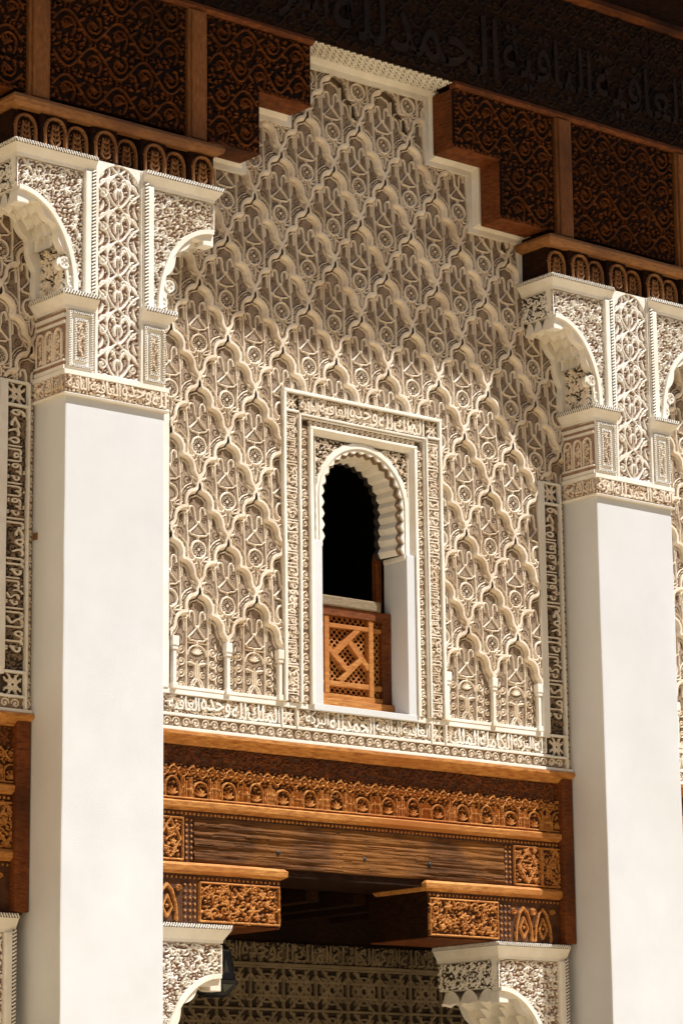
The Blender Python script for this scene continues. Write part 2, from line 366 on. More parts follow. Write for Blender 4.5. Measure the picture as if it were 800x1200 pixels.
def word_mesh(wd, ext, m):
    k = (wd, ext, m)
    if k in _words: return _words[k]
    c = bpy.data.curves.new('word', 'FONT'); c.body = shape(wd); c.size = 1; c.extrude = ext/2; c.offset = 0.006; c.resolution_u = 2
    o = bpy.data.objects.new('word', c); COL.objects.link(o)
    me = bpy.data.meshes.new_from_object(o.evaluated_get(bpy.context.evaluated_depsgraph_get()))
    bpy.data.objects.remove(o); me.materials.clear(); me.materials.append(M[m])
    co = np.empty(len(me.vertices)*3, np.float32); me.vertices.foreach_get('co', co); co = co.reshape(-1, 3)
    mn, mx = co.min(0), co.max(0); co = (co-mn)/(mx-mn)          # unit box: x 0..1, y 0..1 (height), z 0..1
    co = np.c_[co[:, 0], -co[:, 2]*ext, co[:, 1]]; me.vertices.foreach_set('co', co.astype(np.float32).ravel()); me.update()
    _words[k] = (me, (mx-mn)[0]/(mx-mn)[1]); return _words[k]
for wd in dict.fromkeys(WORDS): word_mesh(wd, 0.016, 'stucco')
def write_band(parent, m, x0, x1, z0, z1, ext=0.016, loc=(0, 0, 0), rot=None, start=0, asp=0.75):
    """fills a band with words from right to left; local frame like a height field (x right, z up, front -y)"""
    H = z1-z0; x = x1-.02*H; k = start; Lm = (Matrix.Translation(loc) @ (Matrix.Rotation(rot[2], 4, 'Z') @ Matrix.Rotation(rot[1], 4, 'Y') @ Matrix.Rotation(rot[0], 4, 'X') if rot else Matrix()))
    while True:
        me, a = word_mesh(WORDS[k % len(WORDS)], ext, m); wd = H*a*asp
        if x-wd < x0:
            if x-x0 > wd*.45: wd = x-x0-.004
            else: break
        o = link('raised_word', me, parent); o.matrix_basis = Lm @ Matrix.Translation((x-wd, 0, z0)) @ Matrix.Diagonal((wd, 1, H, 1))
        x -= wd+H*.10; k += 1
        if x-x0 < H*.3: break

# ------------------------------------------------------------------ dimensions (metres; x along the facade, y into it, z up)
BAY = 6.027; C0 = 3.5135; D = 0.433; GZ = -8.2
PX, PZ = 0.613, 0.914                     # sebka lattice
YF = D+0.035                              # carved ground of the big panel
G_IN = [(1.965, 1.80), (1.965, 2.195), (1.332, 2.195), (1.332, 2.755), (0.805, 2.755), (0.805, 3.385)]
def inside(x, z, window=True):
    u = np.abs(x-C0); ok = (z > -2.5)
    ok &= np.where(z < -0.09, u < 2.15, np.where(z < 1.8, u < 2.513, np.where(z < 2.21, u < 1.975, np.where(z < 2.77, u < 1.342, (u < .815) & (z < 3.40)))))
    if window: ok &= ~((u < .925) & (z < .29))
    return ok

# arch of one lattice cell: three lobes from the apex (0,0) to the knot (PX/2,-PZ/2)
def half_arch():
    p = [(0.004, 0.0), (0.018, -0.03), (0.024, -0.06), (.036, -.080)]
    for cx, cz, r, a0, a1 in ((.028, -.198, .115, 80, -20), (.140, -.358, .117, 90, -4)):
        p += [(cx+r*math.cos(math.radians(a)), cz+r*math.sin(math.radians(a))) for a in np.linspace(a0, a1, 12)]
    return p+[(.270, -.395), (.292, -.418), (PX/2, -PZ/2)]
HA = np.array(half_arch())
def pdist(X, Z, P):
    d = np.full(X.shape, 9.0)
    for (a, b), (c, e) in zip(P[:-1], P[1:]):
        l2 = (c-a)**2+(e-b)**2+1e-12; t = np.clip(((X-a)*(c-a)+(Z-b)*(e-b))/l2, 0, 1)
        d = np.minimum(d, np.hypot(X-a-t*(c-a), Z-b-t*(e-b)))
    return d
_o = np.argsort(HA[:, 0], kind='stable'); HX, HZ = HA[_o, 0], HA[_o, 1]
def top_z(u): return np.interp(np.abs(u), HX, HZ)
def arch_d(X, Z, ox=0, oz=0): return pdist(np.abs(X-ox), Z-oz, HA)

def grow(m, n):
    for _ in range(n):
        q = m.copy(); q[1:] |= m[:-1]; q[:-1] |= m[1:]; q[:, 1:] |= m[:, :-1]; q[:, :-1] |= m[:, 1:]; m = q
    return m
def cell_field(niche=False, res=0.0049):
    zb = -PZ-.02 if not niche else -0.93
    f = HF(-PX/2, PX/2, zb, 0.0, res); H = 0.026; g = HF(-PX/2, PX/2, zb, 0.0, res); R = random.Random(3)
    for s in (1, -1):
        f.stroke([(s*.115, -.15), (s*.115, -.90 if niche else -.78)], .0088, .0088, H)
        f.stroke([(s*.012, -.365), (s*.026, -.33), (s*.028, -.26), (s*.04, -.228), (s*.062, -.222), (s*.082, -.245), (s*.080, -.285)], .0085, .010, H)
        f.stroke([(0, -.35), (s*.022, -.385), (s*.055, -.42), (s*.088, -.452), (s*.075, -.472), (0, -.48)], .0085, .0085, H)
        f.stroke([(s*.088, -.455), (s*.115, -.445)], .007, .007, H)
        # pine-cone ovals and round-headed pockets
        t = np.linspace(0, math.pi, 14); f.stroke([(s*(.192-.052), -.40)]+[(s*.192-s*.052*math.cos(q), -.315+.075*math.sin(q)) for q in t]+[(s*(.192+.05), -.40)], .0075, .0075, H*.9)
        for i in range(-4, 5):
            for k in range(-7, 8):
                x, z = i*.0125, k*.0125
                if (x/.042)**2+(z/.072)**2 < 1 and (i+k) % 2 == 0: g.dab(s*.192+x, -.325+z, .0055, 1)
        # leaves with a drilled eye
        for x, z, r in ((.195, -.47, .035), (.17, -.55, .03), (.155, -.64, .026), (.06, -.535, .022), (.065, -.17, .018), (.075, -.34, .02), (.07, -.70, .02)):
            g.dab(s*x, z, .0065, 1); a0 = R.uniform(0, 6); t = np.linspace(a0, a0+4.6, 16); g.stroke(np.c_[s*x+s*r*np.cos(t), z+r*np.sin(t)], .0035, .0035, 1, 0)
        if not niche:
            f.stroke([(s*.014, -.69), (s*.022, -.74), (s*.012, -.80), (0, -.83)], .007, .006, H)
            f.stroke([(s*.03, -.655), (s*.055, -.70), (s*.10, -.70), (s*.115, -.66)], .0088, .0088, H)
            f.stroke([(s*.02, -.72), (s*.06, -.745), (s*.09, -.735)], .008, .005, H)
        else:
            f.stroke([(s*.08, -.93), (s*.05, -.83), (s*.02, -.80), (s*.02, -.68), (s*.09, -.665)], .009, .009, H)
            for zz in (-.56, -.66, -.76, -.86):
                f.spiral(s*.165, zz, .042, (0 if s > 0 else math.pi), -s*1.25, .0075, H*.9); f.leaf(s*.215, zz+.02, math.pi/2+s*.5, .075, .012, H*.6, -s)
                f.spiral(s*.255, zz-.03, .032, math.pi/2, s*1.2, .0065, H*.85); f.spiral(s*.065, zz-.11, .03, math.pi/2, s*1.2, .0065, H*.8, False)
            t = np.linspace(0, math.pi/2, 12); f.stroke(np.c_[s*.095*np.cos(t), -.60+.085*np.sin(t)], .009, .009, H)
            f.stroke([(0, -.80), (s*.05, -.885), (s*.02, -.905), (0, -.9)], .008, .008, H); f.ring(s*.2, -.905, .022, .007, H)
    f.stroke([(0, -.48), (0, -.53)], .009, .009, H)
    if not niche: f.ring(0, -.603, .077, .012, H*1.1)
    else:
        f.stroke([(-.115, -.495), (.115, -.495)], .006, .006, H); f.stroke([(0, -.65), (0, -.80)], .009, .009, H)
        for q in range(7): f.leaf(0, -.595, math.pi*(.12+.76*q/6), .07, .010, H*.9, 0)
    d = arch_d(f.X, f.Z); f.h = np.maximum(f.h, H*.9*np.clip(1.5-np.abs(d-.052)/.005, 0, 1))
    if not niche:
        dl = np.minimum(arch_d(f.X, f.Z, PX/2, -PZ/2), arch_d(f.X, f.Z, -PX/2, -PZ/2)); below = f.Z > top_z(np.abs(f.X)-PX/2)-PZ/2
        bead = (np.sin(np.arctan2(f.Z+.75, f.X)*70) > -.3)
        f.h = np.maximum(f.h, H*.8*np.clip(1.5-np.abs(dl-.032)/.005, 0, 1)*bead); f.h = np.maximum(f.h, H*.9*np.clip(1.5-np.abs(dl-.055)/.0055, 0, 1)*(np.abs(f.X) > .03))
    # leaf level between the raised lines, grooves along them painted in pigment and recess shade
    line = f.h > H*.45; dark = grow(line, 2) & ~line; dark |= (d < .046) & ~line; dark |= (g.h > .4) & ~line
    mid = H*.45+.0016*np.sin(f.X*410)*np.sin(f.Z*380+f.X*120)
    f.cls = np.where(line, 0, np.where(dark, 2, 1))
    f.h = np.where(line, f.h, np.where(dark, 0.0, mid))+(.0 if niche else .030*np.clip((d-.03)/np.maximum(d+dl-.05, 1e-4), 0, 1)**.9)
    f.mask = (f.Z < top_z(f.X)+.006)
    if not niche: f.mask &= (f.Z > top_z(np.abs(f.X)-PX/2)-PZ/2-.006)
    return f
def rib_field(res=0.0045):
    f = HF(-PX/2-.03, PX/2+.03, -PZ/2-.03, .075, res)
    d = arch_d(f.X, f.Z); hw = .0225
    sg = np.sign(f.Z-top_z(f.X)); f.h = .062*np.where(sg > 0, np.clip((.019-d)/.006, 0, 1), np.clip((.040-d)/.026, 0, 1))
    for s in (1, -1): f.leaf(s*.012, .012, .2 if s > 0 else math.pi-.2, .085, .015, .05, s*.6)
    slit = (np.abs(f.X) < .0125*np.clip((f.Z+.115)/.05, 0, 1)*np.clip((-.022-f.Z)/.03, 0, 1)**.6)
    f.h = np.where(slit, 0.0, f.h); f.mask = f.h > .003
    return f
def rosette_mesh():
    f = HF(-.068, .068, -.068, .068, .0034); r = np.hypot(f.X, f.Z); a = np.arctan2(f.Z, f.X)
    f.h = np.where((np.cos(a*16) > .25) & (r > .02) & (r < .058), .020, .006); f.h = np.where(r < .014, .024, f.h); f.mask = r < .066
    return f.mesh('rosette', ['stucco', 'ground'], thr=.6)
CELL, NICHE, RIB = cell_field(), cell_field(True), rib_field()
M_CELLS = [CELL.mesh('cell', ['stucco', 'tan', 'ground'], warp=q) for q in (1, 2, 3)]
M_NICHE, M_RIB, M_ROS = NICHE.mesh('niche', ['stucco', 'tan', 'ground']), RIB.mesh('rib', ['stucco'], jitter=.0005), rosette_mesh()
def biggest(m):
    """largest connected region of a boolean grid"""
    lab = np.zeros(m.shape, int); best, bn, k = m, 0, 0
    for j0, i0 in zip(*np.nonzero(m)):
        if lab[j0, i0]: continue
        k += 1; st = [(j0, i0)]; lab[j0, i0] = k; n = 0
        while st:
            j, i = st.pop(); n += 1
            for a, b in ((j+1, i), (j-1, i), (j, i+1), (j, i-1)):
                if 0 <= a < m.shape[0] and 0 <= b < m.shape[1] and m[a, b] and not lab[a, b]: lab[a, b] = k; st.append((a, b))
        if n > bn: best, bn = lab == k, n
    return best
_cut = {}
def clipped(f, ax, az, names, smooth=False, window=True, xr=None):
    keep = f.mask.copy(); m2 = inside(f.X+ax, f.Z+az, window)
    f.mask = keep & m2; key = (id(f), hash(m2.tobytes()))
    if key not in _cut: f.mask = biggest(f.mask); _cut[key] = f.mesh('cut', names, thr=.66)
    f.mask = keep; return _cut[key]
def sebka(root, ox, xr=None, window=True):
    xr = xr or (C0-2.52, C0+2.52)
    for half in (0, 1):
        for i in range(-5, 6):
            for k in range(-1, 7):
                ax = C0+(i+.5*half)*PX; az = (-1.59+.46*half)+k*PZ
                bottom = (half == 0 and k == 0)
                if az < -1.7: continue
                if ax < xr[0]-(.3 if window else 0) or ax > xr[1]+(.3 if window else .3): continue
                fld = NICHE if bottom else CELL
                m2 = inside(fld.X[fld.mask]+ax, fld.Z[fld.mask]+az, window)
                if not m2.any(): continue
                full = m2.all()
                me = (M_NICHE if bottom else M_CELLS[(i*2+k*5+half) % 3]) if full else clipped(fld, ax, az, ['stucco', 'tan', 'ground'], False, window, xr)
                if me is None: continue
                c = link('niche' if bottom else 'lozenge', me, root, (ax+ox, YF, az))
                mr = inside(RIB.X[RIB.mask]+ax, RIB.Z[RIB.mask]+az, window)
                if mr.any():
                    rm = M_RIB if mr.all() else clipped(RIB, ax, az, ['stucco'], True, window, xr)
                    if rm: link('arch_rib', rm, c, (0, 0.002, 0))
                if not bottom and inside(np.array([ax-.07, ax+.07]), np.array([az-.68, az-.52]), window).all() and xr[0] < ax-.07 and ax+.07 < xr[1]:
                    link('rosette', M_ROS, c, (0, -.022, -.603), None)

# ------------------------------------------------------------------ the big carved panel of a bay
def panel(ox, label, cat='wall panel', xr=(1.0, BAY), window=True):
    root = thing('stucco_panel', label, cat, (ox+(xr[0]+xr[1])/2, D, -2.85))
    sebka(root, ox, (xr[0]+.0, xr[1]), window)
    X0, X1 = xr; yb = D-.014
    def bar(x0, x1, z0, z1, y=yb, nm='plaster_bar', m='whitest'):
        x0, x1 = max(x0, X0+.002), min(x1, X1-.002)
        if x1-x0 > .01: box(nm, x0+ox, x1+ox, y, D+.06, z0, z1, m, root, .005)
    # rear wall that carries the carving
    for a, b, z0, z1 in ([(X0, C0-.66, -2.83, 3.6), (C0+.66, X1, -2.83, 3.6), (C0-.655, C0+.655, .0, 3.6), (C0-.655, C0+.655, -2.83, -2.57)] if window else [(X0, X1, -2.83, 3.6)]):
        a, b = max(a, X0), min(b, X1)
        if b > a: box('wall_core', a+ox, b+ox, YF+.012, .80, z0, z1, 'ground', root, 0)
    # side borders: bar, inscription strip, bar, vine strip
    for s in (-1, 1):
        xs = sorted((C0+s*2.157, C0+s*2.24)); bar(xs[0], xs[1], -2.5, -.092)
        xs2 = sorted((C0+s*2.44, C0+s*2.46)); bar(xs2[0], xs2[1], -2.82, -.10)
        a, b = sorted((C0+s*2.24, C0+s*2.44)); v0, v1 = sorted((C0+s*2.46, C0+s*2.513))
        if b < X0+.1 or a > X1-.1: continue
        f = HF(a, b, -2.52, -.30, .006); scrollwork(f, a+.01, b-.01, -2.5, -.32, .095, .020, seed=3); f.obj('inscription_strip', ['ground', 'darkground'], root, (ox, YF, 0))
        write_band(root, 'stucco', 0.0, 2.17, 0.012, b-a-.012, .026, (b+ox, YF-.002, -2.5), (0, -math.pi/2, 0), 2 if s > 0 else 5, .62)
        for zc in (-.20, -2.62):
            f = HF(a, b, zc-.09, zc+.09, .0055); knot(f, (a+b)/2, zc, .082, .02); f.obj('knot_square', ['stucco', 'darkground'], root, (ox, YF, 0))
        bar(a, b, -.31, -.29); bar(a, b, -.11, -.092); bar(a, b, -2.53, -2.51); bar(a, b, -2.73, -2.71)
        f = HF(v0, v1, -2.82, -.10, .006); wave_vine(f, v0, v1, -2.82, -.1, .016, True); f.obj('vine_strip', ['stucco', 'ground'], root, (ox, YF-.012, 0))
    # bottom: sill, inscription band, bar, vine band, cream foot
    a, b = max(C0-2.24, X0), min(C0+2.24, X1)
    bar(a, b, -2.545, -2.499, D-.006, 'sill_bar'); bar(a, b, -2.728, -2.703, D-.004); bar(X0, X1, -2.852, -2.822, D-.02, 'foot_bar')
    segs = [(-2.21, -.945, 0), (-.77, .77, 3), (.945, 2.21, 6)]
    for s0, s1, st in segs:
        p, q = max(C0+s0, X0), min(C0+s1, X1)
        if q-p < .1: continue
        f = HF(p, q, -2.705, -2.543, .006); scrollwork(f, p, q, -2.70, -2.55, .075, .022, seed=int(s0*10)); f.obj('inscription_band', ['stucco', 'tan'], root, (ox, YF-.006, 0))
        write_band(root, 'whitest', p+.01, q-.01, -2.70, -2.552, .03, (ox, YF-.004, 0), None, st, .8)
    for cx in (-.857, .857):
        if X0 < C0+cx < X1:
            f = HF(C0+cx-.075, C0+cx+.075, -2.705, -2.543, .0055); knot(f, C0+cx, -2.624, .072, .02); f.obj('knot_square', ['stucco', 'ground'], root, (ox, YF-.004, 0))
            bar(C0+cx-.093, C0+cx-.075, -2.705, -2.543); bar(C0+cx+.075, C0+cx+.093, -2.705, -2.543)
    f = HF(X0, X1, -2.823, -2.727, .006); wave_vine(f, X0, X1, -2.823, -2.727, .02); f.obj('vine_band', ['stucco', 'tan'], root, (ox, YF-.016, 0))
    # little columns between the bottom niches
    for q in (-3.5, -2.5, -1.5, 1.5, 2.5, 3.5):
        x = C0+q*PX+(.045 if q in (-3.5, 1.5) else -.045 if q in (-1.5, 3.5) else 0)
        if not (X0+.1 < x < X1-.1): continue
        bm = bmesh.new()
        box_bm(bm, x-.026+ox, x+.026+ox, D-.03, D+.05, -2.50, -2.45, .004); box_bm(bm, x-.017+ox, x+.017+ox, D-.022, D+.05, -2.45, -2.17, .006)
        box_bm(bm, x-.028+ox, x+.028+ox, D-.03, D+.05, -2.17, -2.14, .005); box_bm(bm, x-.034+ox, x+.034+ox, D-.036, D+.05, -2.14, -2.055, .008)
        bm_obj('colonnette', bm, 'whitest', root)
    # base rails of the niches
    for q in (-3, -2, 2, 3):
        x = C0+q*PX
        if X0+.3 < x < X1-.3: box('niche_rail', x-PX/2+.03+ox, x+PX/2-.03+ox, D-.01, D+.05, -2.499, -2.47, 'whitest', root, .004)
    # stepped plaster frame of the gable
    prof = [(0, D+.03), (0, D-.03), (.045, D-.03), (.085, D-.085), (.13, D-.085), (.13, D+.03)]
    if window:
        L = [(C0-a, z) for a, z in G_IN]; R_ = [(C0+a, z) for a, z in G_IN][::-1]
        bm_obj('gable_frame', sweep([(x+ox, z) for x, z in L+R_], prof, 'xz'), 'whitest', root)
    else:
        half = [(C0+a, z) for a, z in G_IN][::-1] if X1 > C0+1 else [(C0-a, z) for a, z in G_IN]
        bm_obj('gable_frame', sweep([(x+ox, z) for x, z in half if X0 < x < X1], prof, 'xz'), 'whitest', root)
    return root
P0 = panel(0, 'carved stucco lattice panel with stepped top round the arched window, between the two white piers', xr=(1.0, BAY))
panel(-BAY, 'shaded carved stucco panel edge left of the white pier, above a dark wooden lintel end', xr=(4.40, BAY), window=False)
panel(BAY, 'carved stucco panel strip just beyond the far white pier', xr=(1.0, 2.5), window=False)

# ------------------------------------------------------------------ arched window with its inscribed surround
W = thing('arched_window', 'tall scalloped-arch window in a white frame with inscribed carved borders', 'window', (C0, D, -2.5))
def wb(nm, x0, x1, z0, z1, y0=D-.045, y1=D+.06, m='whitest', bev=.005): return box(nm, C0+x0, C0+x1, y0, y1, z0, z1, m, W, bev)
for s in (-1, 1):
    a = lambda p, q: sorted((s*p, s*q))
    wb('border_bar', *a(.90, .93), -2.499, .295); wb('border_bar', *a(.735, .755), -2.499, .085); wb('border_bar', *a(.72, .732), -2.499, .07, D-.03)
    x0, x1 = a(.757, .898); X0, X1 = C0+x0, C0+x1
    f = HF(X0, X1, -2.5, .10, .006); scrollwork(f, X0, X1, -2.5, .09, .07, .022, seed=11+s); f.obj('inscription_strip', ['stucco', 'ground'], W, (0, D-.002, 0))
    write_band(W, 'stucco', .01, 2.57, .008, .133, .028, (X1, D, -2.49), (0, -math.pi/2, 0), 4+s, .62)
    f = HF(C0+a(.63, .718)[0], C0+a(.63, .718)[1], -2.5, .0, .006); wave_vine(f, f.x0, f.x1, -2.5, -.02, .02, True); f.obj('vine_strip', ['stucco', 'tan'], W, (0, D-.0, 0))
    f = HF(X0, X1, .115, .265, .005); knot(f, (X0+X1)/2, .19, .068, .02); f.obj('knot_square', ['stucco', 'ground'], W, (0, D, 0))
    wb('border_bar', *a(.757, .898), .092, .112); wb('jamb_band', *a(.492, .592), -2.499, -1.03, D-.022, D+.30, 'paint'); wb('frame_edge', *a(.594, .628), -2.499, -.03, D-.04)
wb('border_bar', -.93, .93, .268, .297, D-.047); wb('border_bar', -.733, .733, .075, .092, D-.046); wb('border_bar', -.718, .718, .058, .07, D-.03); wb('frame_edge', -.628, .628, -.03, -.004, D-.041)
f = HF(C0-.735, C0+.735, .094, .267, .006); scrollwork(f, f.x0, f.x1, .1, .265, .075, .022, seed=31); f.obj('inscription_band', ['stucco', 'ground'], W, (0, D, 0))
write_band(W, 'stucco', C0-.73, C0+.73, .104, .258, .028, (0, D, 0), None, 0, .8)
f = HF(C0-.63, C0+.63, -.002, .058, .006); wave_vine(f, f.x0, f.x1, .0, .058, .018); f.obj('vine_band', ['stucco', 'tan'], W, (0, D, 0))
# splayed inner frame
bm_obj('splay', sweep([(C0-.593, -1.03), (C0-.593, -.031), (C0+.593, -.031), (C0+.593, -1.03)][::-1], [(0, D-.03), (.045, D+.012), (.045, D+.06), (0, D+.06)], 'xz'), 'whitest', W)
# spandrels, arch ring and fluted intrados
AC, AR = -.615, .542
def arc_pts(n, rad, stilt=-1.03):
    """horseshoe-ish arch outline from the left springing over the crown to the right one; rad(t) gives the radius"""
    P = []
    for i in range(n+1):
        t = i/n; L = math.pi*1.0; ln = 2*abs(stilt-AC)+L*.5; q = t*ln; st = abs(stilt-AC); r = rad(t)
        if q < st: P.append((-r, stilt+q))
        elif q > ln-st: P.append((r, AC-(q-(ln-st))))
        else:
            a = math.pi*(1-(q-st)/(ln-2*st)); P.append((r*math.cos(a), AC+r*math.sin(a)))
    return [(C0+x, z) for x, z in P]
NT = 23
def tooth(t, base, amp): 
    q = (t*NT) % 1.0; return base-amp*(1-abs(2*q-1))**.75
NA = NT*10
outer = arc_pts(NA, lambda t: AR-.004*math.cos(t*NT*2*math.pi))
innr = arc_pts(NA, lambda t: tooth(t, .482, .034)); back = arc_pts(NA, lambda t: tooth(t, .432, .030))
rect = []
for (x, z) in outer:
    u = x-C0; rect.append((C0+max(-.60, min(.60, u*1.0+(.06 if u > 0 else -.06)*min(1, abs(u)/.3))), z))
strip('arch_ring', outer, innr, D-.004, D+.05, 'whitest', W)
bead_o = arc_pts(NA, lambda t: .512); bead_i = arc_pts(NA, lambda t: .492)
strip('arch_fillet', bead_o, bead_i, D-.014, D+.02, 'whitest', W)
# zigzag of small recessed leaves along the arch edge
zz_o = arc_pts(NA, lambda t: tooth(t, .482, .034)-.002); zz_i = arc_pts(NA, lambda t: tooth(t, .462, .036))
strip('leaf_edge', zz_o, zz_i, D+.022, D+.058, 'ground', W)
# intrados: loft from the front edge to the rear edge
V = [(x, D+.057, z) for x, z in zz_i]+[(x, D+.27, z) for x, z in back]; n = len(innr)
me = mesh_np('intrados', V, [(i, i+1, n+i+1, n+i) for i in range(n-1)], ['whitest']); link('intrados', me, W)
# wall behind the arch, following it, closing the rectangle
far = [(C0+max(-.66, min(.66, (x-C0)*1.9)), .0 if abs(x-C0) < .40 else z) for x, z in back]
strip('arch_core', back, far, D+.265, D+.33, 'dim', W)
f = HF(C0-.55, C0+.55, -1.03, -.085, .005); scrollwork(f, C0-.55, C0-.2, -.9, -.09, .085, .024, seed=5); scrollwork(f, C0+.2, C0+.55, -.9, -.09, .085, .024, seed=6); scrollwork(f, C0-.2, C0+.2, -.16, -.09, .07, .024, seed=8)
f.h = np.maximum(f.h, .026*np.clip((np.abs(f.X-C0)-.535)/.005, 0, 1)); r = np.hypot(f.X-C0, np.maximum(f.Z-AC, 0)); f.mask = r > AR-.015
f.obj('spandrel', ['stucco', 'darkground'], W, (0, D+.026, 0))
for s in (-1, 1):
    x0, x1 = sorted((s*.475, s*.548)); wb('impost', x0, x1, -1.075, -1.03, D-.01, D+.29, 'whitest', .008)
wb('sill_slab', -.60, .60, -2.545, -2.488, D-.026, D+.45, 'paint')

# balustrade of turned lattice and pinwheel rails
B = thing('window_balustrade', 'honey-coloured wooden lattice balustrade with pinwheel bars in the window', 'balustrade', (C0, .69, -2.47))
BY = .665
def bb(nm, x0, x1, z0, z1, y0, y1, m='cedar', bev=.006): return box(nm, C0+x0, C0+x1, y0, y1, z0, z1, m, B, bev)
bb('base_board', -.485, .485, -2.469, -2.385, .60, .74); bb('bottom_rail', -.40, .40, -2.384, -2.33, BY-.02, .72)
bb('top_rail', -.485, .485, -1.63, -1.545, BY-.03, .74, 'cedarr'); bb('cap_slab', -.485, .36, -1.544, -1.452, BY-.045, .78, 'greywood', .012)  # top rail in darker cedar, its shade is put into the colour
for s in (-1, 1):
    x0, x1 = sorted((s*.23, s*.285)); bb('stile', x0, x1, -2.33, -1.63, BY-.022, .715, 'cedar')
    x0, x1 = sorted((s*.385, s*.485)); bb('side_post', x0, x1, -2.384, -1.631, BY-.03, .745, 'cedarr' if s > 0 else 'cedar')  # right post takes the darker cedar as painted shade
for z0, z1 in ((-1.735, -1.695), (-2.262, -2.215)): bb('rail', -.229, .229, z0, z1, BY-.02, .715)
for s in (-1, 1):
    for z0, z1 in ((-1.735, -1.695), (-2.262, -2.215)):
        x0, x1 = sorted((s*.286, s*.384)); bb('rail', x0, x1, z0, z1, BY-.014, .71)
for a, b in (((.115, -1.725), (-.155, -1.965)), ((.015, -1.852), (.232, -2.072)), ((.165, -1.975), (-.105, -2.215)), ((-.228, -1.925), (.0, -2.118))):
    p, q = Vector((C0+a[0], a[1])), Vector((C0+b[0], b[1])); d = (q-p); L = d.length; d.normalize()
    bm = bmesh.new(); box_bm(bm, 0, L, BY-.018, .71, -.026, .026, .005)
    o = bm_obj('diagonal_bar', bm, 'cedar', B); th = math.atan2(d.y, d.x); o.matrix_basis = Matrix.Translation((p.x, 0, p.y)) @ Matrix.Rotation(-th, 4, 'Y')
def lattice(x0, x1, z0, z1):
    f = HF(C0+x0, C0+x1, z0, z1, .0042); p = .062; i = np.round(f.Z/(p/2)); ofs = (i % 2)*p/2
    dx = (f.X-ofs+p/2) % p-p/2; dz = f.Z-i*p/2; d = np.hypot(dx, dz)
    f.h = .008*np.clip((d-.0135)/.006, 0, 1); f.mask = d > .0132
    o = f.obj('lattice', ['cedar'], B, (0, .695, 0)); m = o.modifiers.new('thick', 'SOLIDIFY'); m.thickness = .012
for x0, x1, z0, z1 in ((-.229, .229, -2.215, -1.735), (-.229, .229, -1.695, -1.63), (-.229, .229, -2.33, -2.262), (.286, .384, -2.215, -1.735), (-.384, -.286, -2.215, -1.735), (.286, .384, -1.695, -1.63), (.286, .384, -2.33, -2.262), (-.384, -.286, -1.695, -1.63), (-.384, -.286, -2.33, -2.262)): lattice(x0, x1, z0, z1)
D_ = thing('shutter_leaf', 'red-brown wooden shutter edge with rounded top folded back inside the window', 'shutter', (C0+.44, .80, -2.4))
pts = [(.425, -2.4), (.425, -1.05), (.432, -.99), (.445, -.955), (.465, -.94), (.49, -.935)]
strip('leaf_panel', [(C0+x, z) for x, z in pts], [(C0+.495, z) for x, z in pts], .77, .82, 'cedarr', D_)
box('stile', C0+.425, C0+.445, .755, .77, -2.38, -1.06, 'cedarr', D_); box('rail', C0+.446, C0+.49, .757, .77, -1.75, -1.68, 'cedarr', D_)

# dark room behind the window
R0 = thing('interior_room', 'unlit room seen as blackness through the arched window', 'room', (C0, 2.2, -2.6))
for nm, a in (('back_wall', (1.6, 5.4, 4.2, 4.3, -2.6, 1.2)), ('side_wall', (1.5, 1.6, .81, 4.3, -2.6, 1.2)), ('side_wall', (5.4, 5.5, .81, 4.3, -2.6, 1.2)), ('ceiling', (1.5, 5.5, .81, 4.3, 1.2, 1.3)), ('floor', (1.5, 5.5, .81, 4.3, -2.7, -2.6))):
    box(nm, *a, 'dim', R0, 0)

